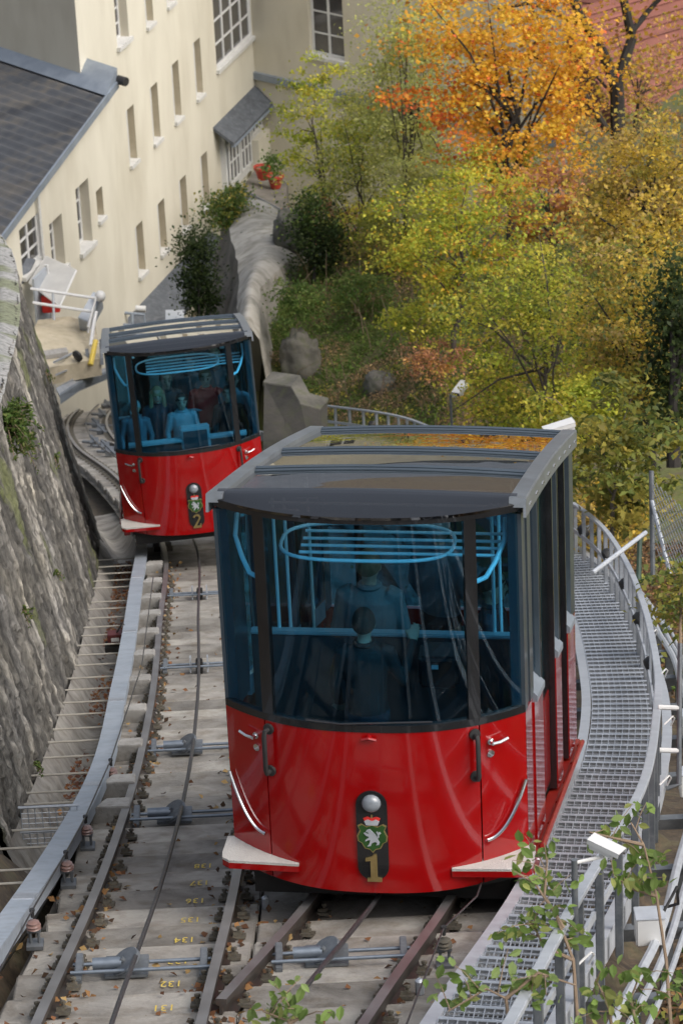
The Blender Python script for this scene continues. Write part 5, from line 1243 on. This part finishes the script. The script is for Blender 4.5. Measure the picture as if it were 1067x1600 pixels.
# ------------------------------------------------------------------ vegetation
rs = np.random.RandomState(11)
def leaf_mesh(name, pos, size, cols, parent, mat_, up=.5, aspect=.62, rs_=None, kind=None, droop=0.0, off=None):
    """one folded leaf per point: base, two sides, tip"""
    r = rs_ or rs; n = len(pos)
    nrm = r.normal(size=(n, 3)); nrm[:, 2] = np.abs(nrm[:, 2])+up; nrm /= np.linalg.norm(nrm, axis=1)[:, None]
    d = r.normal(size=(n, 3)); d[:, 2] -= droop; d -= nrm*np.sum(d*nrm, 1)[:, None]; d /= np.linalg.norm(d, axis=1)[:, None]
    sdv = np.cross(nrm, d); sz = (size*r.uniform(.6, 1.25, n))[:, None]
    V = np.empty((n, 4, 3), np.float32)
    V[:, 0] = pos-d*sz*.5; V[:, 1] = pos+sdv*sz*aspect*.5+nrm*sz*.12; V[:, 2] = pos+d*sz*.5-nrm*sz*.08; V[:, 3] = pos-sdv*sz*aspect*.5+nrm*sz*.12
    if off is not None: V -= np.array(off, np.float32)
    me = bpy.data.meshes.new(name); me.vertices.add(n*4); me.vertices.foreach_set('co', V.ravel())
    me.loops.add(n*4); me.loops.foreach_set('vertex_index', np.arange(n*4, dtype=np.int32))
    me.polygons.add(n); me.polygons.foreach_set('loop_start', np.arange(0, n*4, 4, dtype=np.int32)); me.polygons.foreach_set('loop_total', np.full(n, 4, np.int32))
    me.update(calc_edges=True); me.materials.append(mat_)
    set_cols(me, np.repeat(np.clip(cols, .004, .9), 4, 0))
    o = bpy.data.objects.new(name, me); reg(o, parent)
    if kind: o['kind'] = kind
    return o
PAL = {
 'orange': [(.52, .30, .03), (.56, .35, .035), (.50, .27, .03), (.44, .19, .04), (.52, .38, .05)],
 'orange_red': [(.55, .17, .03), (.62, .24, .03), (.45, .11, .035)],
 'palegreen': [(.29, .31, .10), (.36, .36, .11), (.23, .26, .09), (.42, .40, .09), (.31, .29, .13)],
 'yellowgreen': [(.29, .32, .035), (.38, .37, .045), (.22, .27, .03), (.46, .38, .05), (.14, .17, .03)],
 'yellowbrown': [(.46, .33, .04), (.38, .27, .05), (.24, .16, .06), (.52, .37, .05), (.19, .19, .04), (.30, .22, .09)],
 'rust': [(.32, .14, .08), (.40, .20, .11), (.24, .13, .08), (.45, .26, .07)],
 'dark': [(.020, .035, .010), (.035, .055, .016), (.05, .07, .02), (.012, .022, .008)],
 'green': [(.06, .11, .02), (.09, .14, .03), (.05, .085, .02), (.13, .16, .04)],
 'mixgreen': [(.10, .13, .03), (.17, .18, .035), (.25, .22, .04), (.07, .09, .03), (.30, .24, .05)]}
def plant(name, label, cat, px, py, d, wpx, hpx, depth_m, base, pal, leaf=.13, nleaf=9000, nclump=60, flat=.5, seed=0, trunk_r=.09, bark='trunk', up=.5, limbs=10, spread=None, pal2=None, group=None, aspect=.62, fill=.25):
    """tree or shrub: tapered trunk, limbs to the leaf clumps, crown of leaf-sized faces"""
    r = np.random.RandomState(seed+100); s_ = FPX/d; c = at(px, py, d)
    rx, rz, ry = wpx/2/s_, hpx/2/s_/.9, depth_m/2
    b = at(*base) if len(base) == 3 else Vector(base)
    t = thing(name, label, cat, b, group=group)
    nclump = int(nclump*1.5)
    u = r.normal(size=(nclump, 3)); u /= np.linalg.norm(u, axis=1)[:, None]; rad = (r.uniform(fill, 1, nclump)**.6)[:, None]
    cc = np.array(c)+u*rad*np.array([rx, ry, rz])*(1+.18*r.normal(size=(nclump, 1)))
    w = r.uniform(.4, 1.6, nclump); w /= w.sum(); ci = r.choice(nclump, nleaf, p=w)
    sp = spread or max(.15, .115*(rx*ry*rz)**(1/3))
    g = r.normal(size=(nleaf, 3))*sp*np.array([1, 1, flat])*(.6+.8*r.uniform(size=(nclump, 1))[ci])
    pos = cc[ci]+g; pos[:, 2] -= .12*np.hypot(g[:, 0], g[:, 1])
    P_ = np.array(PAL[pal]); pc = P_[r.randint(len(P_), size=nclump)]
    cols = pc[ci]*.6+P_[r.randint(len(P_), size=nleaf)]*.4
    if pal2:
        q, fn = pal2; Q = np.array(PAL[q]); mk = np.array([fn(p, np.array(c)) for p in cc])[ci] > r.uniform(size=nleaf); cols[mk] = Q[r.randint(len(Q), size=mk.sum())]
    cols = cols*r.uniform(.75, 1.3, (nleaf, 1))*1.45
    leaf_mesh('crown', pos, leaf, cols, t, M['leaf'], up, aspect, r, off=b)
    mb = MB(); top = Vector(c)+Vector((0, 0, rz*.35)); n = 7
    tp = [b.lerp(top, i/(n-1))+Vector((mnoise.noise((i*.9, seed, 1)), mnoise.noise((i*.9, seed, 5)), 0))*.18*rx for i in range(n)]; tp[0] = b
    mb.tube(tp, [trunk_r*(1-.8*i/(n-1)) for i in range(n)], 8); mb.build('trunk', M[bark], t, True)
    for k in r.choice(nclump, min(limbs, nclump), replace=False):
        q = Vector(cc[k]); f = r.uniform(.25, .8)*(n-1); i = int(f); a = tp[i].lerp(tp[min(i+1, n-1)], f-i); m1 = a.lerp(q, .5)+Vector((0, 0, .12*(q-a).length))+Vector(r.normal(size=3)*.06)
        mb = MB(); mb.tube([a, a.lerp(m1, .5), m1, m1.lerp(q, .6), q], [trunk_r*.42, trunk_r*.34, trunk_r*.24, trunk_r*.16, trunk_r*.07], 6); mb.build('limb', M[bark], t, True)
    return t
left_of = lambda p, c: .9 if p[0] < c[0]-1.3 else .12
plant('maple_tree', 'bright orange autumn maple at the top right of the building wing', 'tree', 795, 130, 84, 330, 330, 5.0, (800, 430, 84), 'orange', .115, 13500, 120, .28, 1, .12, 'bark_dark', .7, 16, pal2=('orange_red', lambda p, c: .85 if p[0] < c[0]-1.2 and p[2] < c[2]+.5 else .1), aspect=.9)
plant('ash_tree', 'tall feathery pale green tree in front of the building wing', 'tree', 645, 150, 92, 210, 380, 3.6, (630, 440, 92), 'palegreen', .10, 15000, 130, .5, 2, .07, 'trunk', .3, 18, fill=.1)
plant('ash_tree', 'loose pale green tree between the sapling and the tall feathery tree', 'tree', 560, 255, 95, 210, 260, 3.0, (565, 430, 94), 'palegreen', .10, 9500, 95, .5, 19, .05, 'trunk', .3, 14, fill=.1, pal2=('yellowgreen', lambda p, c: .35))
plant('ash_tree', 'slender yellow green sapling at the inner corner of the building', 'tree', 490, 185, 97, 140, 190, 2.6, (520, 420, 95), 'yellowgreen', .12, 2600, 34, .35, 3, .05, 'trunk', .4, 12)
plant('acacia_tree', 'yellow green bushy tree in the middle of the slope', 'tree', 720, 375, 78, 290, 230, 3.6, (710, 560, 78), 'yellowgreen', .095, 11500, 120, .35, 4, .07, 'trunk', .5, 14, pal2=('orange', lambda p, c: .12))
plant('acacia_tree', 'yellow green tree with loose foliage above the near car roof', 'tree', 860, 560, 62, 330, 330, 4.0, (860, 760, 60), 'yellowgreen', .085, 16500, 150, .35, 5, .07, 'trunk', .5, 14, pal2=('mixgreen', lambda p, c: .35))
plant('hazel_tree', 'brown and yellow tree at the upper right edge', 'tree', 1010, 330, 66, 230, 300, 4.0, (1010, 520, 66), 'yellowbrown', .10, 14000, 140, .5, 6, .12, 'bark_dark', .5, 18)
plant('hazel_tree', 'yellow and brown tree below the upper right one', 'tree', 1005, 520, 58, 240, 330, 4.0, (1015, 740, 58), 'yellowbrown', .085, 14500, 150, .45, 7, .10, 'bark_dark', .5, 16, pal2=('mixgreen', lambda p, c: .4))
plant('cherry_shrub', 'rusty pink shrub behind the orange maple', 'shrub', 860, 320, 80, 240, 150, 3.0, (860, 460, 80), 'rust', .12, 5500, 45, .45, 8, .06, 'bark_dark', .4, 12, pal2=('orange', lambda p, c: .3))
plant('cherry_shrub', 'red brown shrub high up behind the dark forked tree', 'shrub', 1000, 150, 95, 200, 170, 3.0, (985, 260, 95), 'rust', .11, 3000, 50, .5, 9, .06, 'bark_dark', .4, 12, pal2=('yellowbrown', lambda p, c: .5))
plant('leafy_shrub', 'green and yellow shrub right of the near car roof', 'shrub', 960, 720, 48, 210, 190, 2.2, (955, 840, 47.5), 'mixgreen', .14, 3200, 40, .4, 10, .035, 'trunk', .6, 10, aspect=.45)
plant('leafy_shrub', 'low mixed shrub behind the walkway guard rail', 'shrub', 950, 800, 51, 150, 110, 1.6, (945, 880, 51), 'yellowbrown', .09, 2600, 30, .5, 12, .03, 'trunk', .5, 8)
plant('leafy_shrub', 'sparse shrub beside the chain link fence', 'shrub', 1062, 930, 38, 70, 140, .8, (1062, 1010, 37.5), 'mixgreen', .09, 700, 22, .5, 13, .02, 'twig', .5, 8)
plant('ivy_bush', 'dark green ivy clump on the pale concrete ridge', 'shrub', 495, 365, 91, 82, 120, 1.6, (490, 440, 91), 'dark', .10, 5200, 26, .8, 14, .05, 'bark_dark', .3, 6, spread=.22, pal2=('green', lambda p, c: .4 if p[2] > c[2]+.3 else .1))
plant('ivy_bush', 'ivy hanging over the left top of the pale ridge', 'shrub', 358, 325, 97, 66, 60, 1.4, (358, 360, 97), 'green', .10, 3200, 26, .7, 15, .03, 'bark_dark', .4, 4, spread=.22, pal2=('mixgreen', lambda p, c: .35))
plant('ivy_bush', 'dark ivy running down the dark streaked side of the ridge', 'shrub', 312, 430, 92, 44, 170, 1.2, (312, 510, 92), 'dark', .10, 5200, 40, .8, 16, .03, 'bark_dark', .3, 4, spread=.2)
plant('ivy_bush', 'tall dark ivy covered trunk at the right edge', 'shrub', 1050, 560, 55.5, 60, 330, .9, (1052, 730, 55.5), 'dark', .10, 4200, 40, .9, 17, .12, 'bark_dark', .3, 4, spread=.2)
plant('courtyard_plant', 'small green potted plant beside the red pots', 'plant', 428, 262, 104, 30, 40, .6, (428, 285, 104), 'green', .12, 350, 10, .7, 18, .02, 'twig', .4, 3, spread=.15)
for i, (px, py, d, w, h, pal, nl, lb) in enumerate((
    (655, 500, 82, 130, 60, 'yellowgreen', 1700, 'yellow green bush left of the middle slope tree'), (555, 455, 88, 110, 60, 'green', 1500, 'green bush below the feathery pale tree'),
    (610, 385, 90, 140, 80, 'mixgreen', 1900, 'mixed green bush under the feathery pale tree'),
    (775, 610, 70, 120, 70, 'yellowbrown', 1700, 'brown yellow bush behind the small pole camera'), (690, 560, 78, 110, 50, 'rust', 1100, 'brownish bramble bush in the middle of the slope'),
    (820, 470, 70, 160, 120, 'mixgreen', 3000, 'mixed green bush under the loose yellow green tree'), (930, 400, 72, 140, 130, 'mixgreen', 2600, 'green bush between the maple and the right tree'),
    (470, 470, 86, 90, 60, 'green', 1600, 'low green bush on the edge of the pale ridge'), (900, 640, 56, 140, 100, 'yellowgreen', 2600, 'yellow green bush just above the near car roof corner'),
    (780, 260, 88, 200, 120, 'yellowgreen', 3200, 'yellow green bush beneath the orange maple'), (670, 300, 90, 160, 120, 'palegreen', 2600, 'pale bush between feathery tree and maple'), (520, 345, 95, 130, 70, 'rust', 1500, 'pinkish dry bush at the foot of the wing wall'), (590, 350, 92, 130, 80, 'yellowgreen', 1700, 'yellow bush at the foot of the wing wall'))):
    plant('slope_bush', lb, 'shrub', px, py, d, w, h, 1.8, (px, py+h*.55, d), pal, .085, int(nl*1.5), 34, .45, 30+i, .03, 'twig', .5, 7, group='bushes on the slope')
# dark forked tree at the top right
t = thing('forked_tree', 'dark bare forked tree trunk at the top right', 'tree', at(968, 300, 86))
for nm, pts, r0, r1 in (('trunk', [(968, 300), (965, 200), (962, 130)], .20, .17), ('limb', [(962, 135), (938, 80), (905, 20), (880, -40)], .15, .10), ('limb', [(962, 135), (985, 60), (978, 10), (960, -40)], .15, .09), ('limb', [(985, 50), (1010, 20), (1050, -20)], .08, .05), ('limb', [(922, 45), (870, 20), (820, 5), (770, 15)], .07, .03),
    ('limb', [(950, 205), (905, 140), (870, 105), (830, 85), (780, 88), (720, 80)], .09, .03), ('limb', [(895, 130), (930, 120), (970, 160)], .05, .03), ('limb', [(830, 85), (845, 40), (830, 10)], .05, .02)):
    mb = MB(); P_ = [at(x, y, 86+.2*math.sin(i*2)) for i, (x, y) in enumerate(pts)]; q = []
    for i in range(len(P_)-1): q += [P_[i].lerp(P_[i+1], f)+Vector((mnoise.noise((i+f, r0*50, 2)), 0, mnoise.noise((i+f, 3, r0*40))))*.07 for f in (0, .33, .66)]
    q.append(P_[-1]); mb.tube(q, [r0+(r1-r0)*i/(len(q)-1) for i in range(len(q))], 8); mb.build(nm, M['bark_dark'], t, True)
c = np.array(at(900, 60, 86)); pos = c+rs.normal(size=(1800, 3))*np.array([1.9, .8, 1.2]); leaf_mesh('crown', pos, .13, np.array(PAL['orange'])[rs.randint(5, size=1800)], t, M['leaf'], .5, .9, off=at(968, 300, 86))

# undergrowth on the slopes: nobody could count it
def scatter(n, x0, x1, y0, y1, hmax, colfn, size, name, seed, matn='leaf', up=.3, keep=None, aspect=.4):
    r = np.random.RandomState(seed); P_ = []; C_ = []
    while len(P_) < n:
        x, y = r.uniform(x0, x1), r.uniform(y0, y1)
        if keep and not keep(x, y, r): continue
        hh = hmax*max(0, .5+.8*mnoise.noise((x*.6, y*.6, seed)))
        P_.append((x, y, terrain(x, y)+.02+hh*r.uniform()**1.4)); C_.append(colfn(x, y, r))
    o = leaf_mesh(name, np.array(P_), size, np.array(C_), None, M[matn], up, aspect, r); o['kind'] = 'stuff'; return o
def hillcol(x, y, r):
    n1 = mnoise.noise((x*.5, y*.5, 21)); n2 = mnoise.noise((x*.9, y*.9, 33))
    if n1+.35*n2 > .05: p = PAL['green']
    elif n2 > .1: p = PAL['mixgreen']
    else: p = [(.16, .11, .065), (.22, .15, .085), (.12, .09, .05), (.28, .19, .09)]
    return np.array(p[r.randint(len(p))])*r.uniform(.6, 1.4)*2.0
far_ok = lambda x, y, r: x > xWr(min(y, 80))+.25
o = scatter(90000, -3.2, 8, 60, 100, .5, hillcol, .10, 'slope_undergrowth', 5, keep=far_ok); o['label'] = 'grass, weeds and brambles covering the slope'
o = scatter(26000, -3.0, 2.6, 64, 90, .18, lambda x, y, r: np.array([(.08, .15, .03), (.12, .19, .035), (.07, .11, .025), (.16, .17, .05)][r.randint(4)])*r.uniform(.7, 1.3), .16, 'grass', 6, up=-.2, keep=far_ok, aspect=.12); o['label'] = 'short green grass on the slope behind the near car'
def nearcol(x, y, r):
    n1 = mnoise.noise((x*1.2, y*1.2, 3))
    p = [(.17, .09, .045), (.23, .12, .055), (.11, .07, .04), (.28, .17, .07), (.07, .05, .03)] if n1 < .22 else [(.06, .12, .025), (.10, .16, .035), (.20, .20, .04), (.05, .08, .02)]
    return np.array(p[r.randint(len(p))])*r.uniform(.6, 1.25)
o = scatter(42000, 1.2, 7, 14, 52, .2, nearcol, .08, 'leaf_litter', 7, 'leaf_dry', .9, lambda x, y, r: xWr(y)+.3 < x < xWr(y)+3.2, .6); o['label'] = 'brown leaf litter and weeds on the bank right of the walkway'
o = scatter(5000, -6.5, -2.9, 17, 25, .12, nearcol, .06, 'leaf_litter', 8, 'leaf_dry', .9, lambda x, y, r: x < xB(y)-.9, .6); o['label'] = 'leaf litter and weeds on the ground at the lower left'
# twigs of brambles
mb = MB(); r = np.random.RandomState(3)
for i in range(700):
    y = r.uniform(62, 92); x = r.uniform(xWr(min(y, 80))+.4, 8); p = Vector((x, y, terrain(x, y))); h = r.uniform(.3, 1.3); dx, dy = r.normal(size=2)*.35
    mb.tube([p, p+Vector((dx*.4, dy*.4, h*.6)), p+Vector((dx*1.3, dy*1.3, h))], [.012, .009, .004], 3)
tag(mb.build('bramble_stems', M['twig'], None, fix=False), 'tangle of bare bramble stems on the slope', kind='stuff')
# fallen leaves on the track
P_ = []; C_ = []; r = np.random.RandomState(9)
for i in range(5200):
    y = 15+r.uniform()**1.3*34; q = r.uniform()
    if q < .34: x = xL(y)-GA+r.choice([-1, 1])*abs(r.normal())*.10+.02
    elif q < .58: x = xL(y)+GA+r.normal()*.12
    elif q < .75: x = xR(y)+r.choice([-1, 1])*GA+r.normal()*.14
    elif q < .82: x = xB(y)+r.uniform(-.9, .25)
    else: x = r.uniform(xL(y)-.8, xR(y)+.8)
    kk = (y-13)/PITCH; fr = kk-math.floor(kk)
    if r.uniform() < .5: fr = r.uniform(.0, .15); y = 13+PITCH*(math.floor(kk)+fr)
    z = zp(y)-.155+.038*(2*fr-1)+.024
    if x < xB(y)-.02: z = zp(y)-.36
    P_.append((x, y, z)); C_.append(np.array([(.20, .09, .04), (.13, .06, .03), (.28, .15, .06), (.08, .045, .025), (.36, .24, .10)][r.randint(5)])*r.uniform(.6, 1.2))
o = leaf_mesh('fallen_leaves', np.array(P_), .066, np.array(C_), None, M['leaf_dry'], 1.2, .7, r); tag(o, 'dry brown leaves lying along the rails and slabs', kind='stuff')
for i in range(2): pass
P_ = []; C_ = []
for i in range(1500):
    y = r.choice([46.5, 42.0, 36, 50, 30]) + r.normal()*.9; x = xB(y)-.15-abs(r.uniform())*.5
    if 25.2 < y < 58: P_.append((x, y, zp(y)-.40+r.uniform()*.04)); C_.append(np.array([(.18, .07, .03), (.12, .05, .03), (.25, .12, .05)][r.randint(3)]))
o = leaf_mesh('fallen_leaves', np.array(P_), .06, np.array(C_), None, M['leaf_dry'], 1.0, .7, r); tag(o, 'heaps of brown leaves caught in the drain by the wall', kind='stuff')
# fern clump and tufts on the stone wall
def tuft(name, label, cat, p, n, spread, leafsz, pal, aspect, seed, droop=.6):
    t = thing(name, label, cat, p); r = np.random.RandomState(seed); P_ = np.array(PAL[pal])
    k = max(6, n//28); fr = r.normal(size=(k, 3))*np.array([1, 1, .6]); fr[:, 0] = np.abs(fr[:, 0])*.6+.1; fr /= np.linalg.norm(fr, axis=1)[:, None]
    pos = []; mb = MB()
    for f in fr:
        L = spread*r.uniform(.6, 1.3); pts = [Vector(p)+Vector(f)*L*s-Vector((0, 0, .5*L*s*s)) for s in np.linspace(0, 1, 6)]; mb.tube(pts, [.008*(1-.7*i/5) for i in range(6)], 4)
        for s in np.linspace(.15, 1, n//k):
            i = min(int(s*5), 4); q = pts[i].lerp(pts[i+1], s*5-i); pos.append(np.array(q)+r.normal(size=3)*spread*.10*(1.2-s*.6))
    mb.build('stems', M['twig'], t, True); pos = np.array(pos)
    leaf_mesh('fronds', pos, leafsz, P_[r.randint(len(P_), size=len(pos))]*r.uniform(.7, 1.3, (len(pos), 1))*1.2, t, M['leaf'], .4, aspect, r, off=p)
def wallpt(y, f): return Vector((xF(y)-.2*hW(y)*f+.08, y, zp(y)-.42+hW(y)*f))
tuft('fern_plant', 'bushy green fern growing on the stone wall edge at the left', 'plant', wallpt(37.3, .95), 1300, .42, .085, 'green', .35, 1)
for i, (y, f, lb) in enumerate(((31.5, .55, 'small weed tuft low on the near part of the stone wall'), (37, .42, 'small weed tuft in the middle of the stone wall'), (40, .80, 'weed tuft high on the middle of the stone wall'), (44, .6, 'weed tuft halfway up the wall below the far car'), (49, .75, 'weed tuft high on the far end of the wall'), (28.2, .2, 'weed tuft near the foot of the wall end'))):
    tuft('weed_tuft', lb, 'plant', wallpt(y, f)+Vector((.04, 0, 0)), 60, .11, .05, 'green', .5, 20+i)
tuft('weed_plant', 'bright green weeds at the lower left beside the post', 'plant', Vector((xB(24)-1.2, 24.2, terrain(xB(24)-1.2, 24.2)+.05)), 260, .3, .09, 'green', .5, 40)
# foreground saplings at the lower right, close to the camera side of the walkway
def sapling(label, stems, leafsz, nl, pal, seed, d):
    b = at(*stems[0][0], d); t = thing('sapling', label, 'sapling', b); r = np.random.RandomState(seed); P_ = np.array(PAL[pal]); pos = []
    for st in stems:
        pts = [at(x, y, d+.15*mnoise.noise((i, seed, 0))) for i, (x, y) in enumerate(st)]; mb = MB(); n = len(pts)
        mb.tube(pts, [.012*(1-.65*i/(n-1)) for i in range(n)], 6); mb.build('stem', M['twig'], t, True)
        for _ in range(nl):
            f = r.uniform(.35, 1)*(n-1); i = min(int(f), n-2); q = pts[i].lerp(pts[i+1], f-i); a = r.normal(size=3)*np.array([1, .7, .8]); a /= np.linalg.norm(a)
            e = q+Vector(a*r.uniform(.08, .26)); mb = MB(); mb.tube([q, q.lerp(e, .5)+Vector((0, 0, .02)), e], [.004, .003, .002], 4); mb.build('twig', M['twig'], t)
            for s in (.35, .6, .8, 1.0):
                for sd_ in (-1, 1):
                    w = np.array(q.lerp(e, s)); pos.append(w+np.array([sd_*.035, 0, -.01])+r.normal(size=3)*.018)
    pos = np.array(pos); n = len(pos); lm = [0]
    # each leaf is a pointed, folded blade of its own
    V = []; F = []; C_ = []
    for p in pos:
        nn = Vector(r.normal(size=3)*.6+np.array([0, -.5, .8])).normalized(); dd = Vector(r.normal(size=3)); dd = (dd-nn*dd.dot(nn)); dd.z -= .3; dd.normalize(); ss = nn.cross(dd); L = leafsz*r.uniform(.6, 1.2); p = Vector(p); k = len(V)
        col = P_[r.randint(len(P_))]*r.uniform(.8, 1.3)
        for a, w, h in ((-.5, 0, 0), (-.2, .26, .06), (.15, .25, .05), (.5, 0, -.06), (.15, -.25, .05), (-.2, -.26, .06), (0, 0, -.01)): V.append(p+dd*(a*L)+ss*(w*L)+nn*(h*L)-b); C_.append(col)
        F += [(k, k+1, k+6), (k+1, k+2, k+6), (k+2, k+3, k+6), (k+3, k+4, k+6), (k+4, k+5, k+6), (k+5, k, k+6)]
    me = bpy.data.meshes.new('leaves'); me.from_pydata(V, [], F); me.materials.append(M['leaf']); set_cols(me, np.clip(np.array(C_), .01, .9)); o = bpy.data.objects.new('leaves', me); reg(o, t)
PAL['sap'] = [(.14, .22, .05), (.19, .28, .07), (.22, .30, .10), (.30, .33, .10), (.11, .17, .04)]
sapling('leafy sapling in front of the walkway right of the number plaque', [[(905, 1640), (895, 1500), (868, 1430), (835, 1380), (800, 1360)], [(880, 1450), (850, 1400), (855, 1340)], [(895, 1500), (850, 1480), (830, 1440)]], .085, 5, 'sap', 1, 20.2)
sapling('tall thin sapling with pale leaves at the lower right edge', [[(1050, 1640), (1040, 1500), (1025, 1400), (1005, 1320), (985, 1285)], [(1005, 1320), (960, 1310), (920, 1300)], [(1025, 1400), (990, 1390), (960, 1370)]], .085, 5, 'sap', 2, 20.8)
sapling('low leafy sprig at the bottom edge in front of the walkway', [[(800, 1640), (790, 1560), (760, 1545), (700, 1580)], [(790, 1560), (840, 1520), (900, 1540)]], .08, 6, 'sap', 3, 18.6)
sapling('leafy twig at the bottom right corner beside the pipes', [[(960, 1640), (950, 1570), (930, 1530)], [(1000, 1640), (985, 1560), (1000, 1520)]], .085, 6, 'sap', 4, 19.5)
sapling('small green sprig at the bottom edge between the tracks', [[(470, 1640), (450, 1595), (410, 1580)], [(450, 1600), (480, 1585)]], .075, 4, 'sap', 5, 18.0)

# ------------------------------------------------------------------ cameras, fence and rails on the right
def cctv(label, px, py, d, size, yaw, ground):
    c = at(px, py, d); t = thing('security_camera', label, 'security camera', ground); k = size
    f = Vector((math.sin(yaw), -math.cos(yaw), -.18)).normalized(); s_ = Vector((math.cos(yaw), math.sin(yaw), 0)); u_ = s_.cross(-f) if s_.cross(-f).z > 0 else -s_.cross(-f)
    ax = (s_, f, u_)
    mb = MB(); mb.box(c, (k*.36, k*.9, k*.34), ax); h = mb.build('housing', M['white_plastic'], t, bevel=k*.05)
    mb = MB(); mb.box(c+u_*k*.20+f*k*.08, (k*.46, k*1.15, k*.03), ax)
    for q in (-1, 1): mb.box(c+u_*k*.12+f*k*.08+s_*q*k*.22, (k*.02, k*1.12, k*.16), ax)
    mb.build('sun_hood', M['white_paint'], t)
    mb = MB(); mb.box(c+f*k*.455, (k*.28, k*.02, k*.26), ax); mb.build('lens_window', M['window_dark'], h)
    pole = Vector((ground.x, ground.y, c.z-k*.30))
    mb = MB(); mb.tube([c-u_*k*.16, c-u_*k*.34, pole], k*.06, 8); mb.lathe(c-u_*k*.28, [(k*.10, -k*.06), (k*.10, k*.06)], 10, u_); mb.build('arm', M['white_plastic'], t, True)
    mb = MB(); mb.tube([ground, pole+Vector((0, 0, k*.12))], k*.10 if size < .3 else k*.07, 10); mb.build('pole', M['galv_dark'], t, True)
g = at(897, 1362, 20.6); cctv('white security camera on a pole over the walkway near the bottom right', 942, 1325, 20.6, .19, .95, Vector((g.x, g.y, zp(g.y)-.4)))
g = at(704, 625, 61); cctv('small white security camera on a thin pole in the grass', 720, 608, 61, .34, -.5, Vector((g.x, g.y, terrain(g.x, g.y)-.05)))
g = at(880, 690, 43); cctv('white security camera just behind the near car roof corner', 877, 670, 43, .34, -1.35, Vector((g.x, g.y, zp(g.y)-.3)))
fn = thing('chain_link_fence', 'slanting chain link fence panel at the right edge', 'fence', at(1016, 870, 41))
A, Bq, Cq, D = at(1017, 748, 41), at(1090, 815, 40), at(1090, 935, 40), at(1019, 862, 41)
N = 10
mb = MB()
for i in range(-N, N+1):
    for q in (0, 1):
        a0, b0 = i/N, 0.0; seg = []
        for s in np.linspace(0, 1, 9):
            u_, v_ = (i/N+s, s) if q == 0 else (i/N+s, 1-s)
            if 0 <= u_ <= 1: seg.append(A.lerp(Bq, u_).lerp(D.lerp(Cq, u_), v_))
        if len(seg) > 1: mb.tube([seg[0], seg[-1]], .005, 4)
mb.build('mesh', M['wire_fence'], fn)
mb = MB(); mb.tube([A+Vector((0, 0, .1)), D-Vector((0, 0, .3))], .03, 8); mb.build('post', M['galv_dark'], fn, True); mb = MB(); mb.tube([A.lerp(D, .3), D.lerp(Cq, .4)-Vector((0, 0, .1))], .025, 8); mb.build('brace', M['galvanised'], fn, True)
bw = thing('barrier_rail', 'white sloping barrier tube with dark green post beside the walkway', 'barrier', at(1000, 900, 40)); mb = MB(); mb.tube([at(925, 895, 39), at(1008, 832, 40)], .026, 8); mb.build('tube', M['galv_light'], bw, True)
mb = MB(); mb.tube([at(999, 836, 40), at(997, 905, 40)], .03, 8); mb.build('post', M['pole_green'], bw, True)
pr = thing('pipe_post', 'tall thin grey pipe frame right of the walkway bend', 'post', at(1058, 1230, 29)); mb = MB(); mb.tube([at(1062, 1005, 29), at(1060, 1225, 29), at(1040, 1232, 29)], .022, 8); mb.build('upright', M['galv_dark'], pr, True)
for y in (1105, 1172): mb = MB(); mb.tube([at(1028, y, 29), at(1060, y+1, 29)], .022, 8); mb.build('cross_tube', M['white_paint'], pr, True)
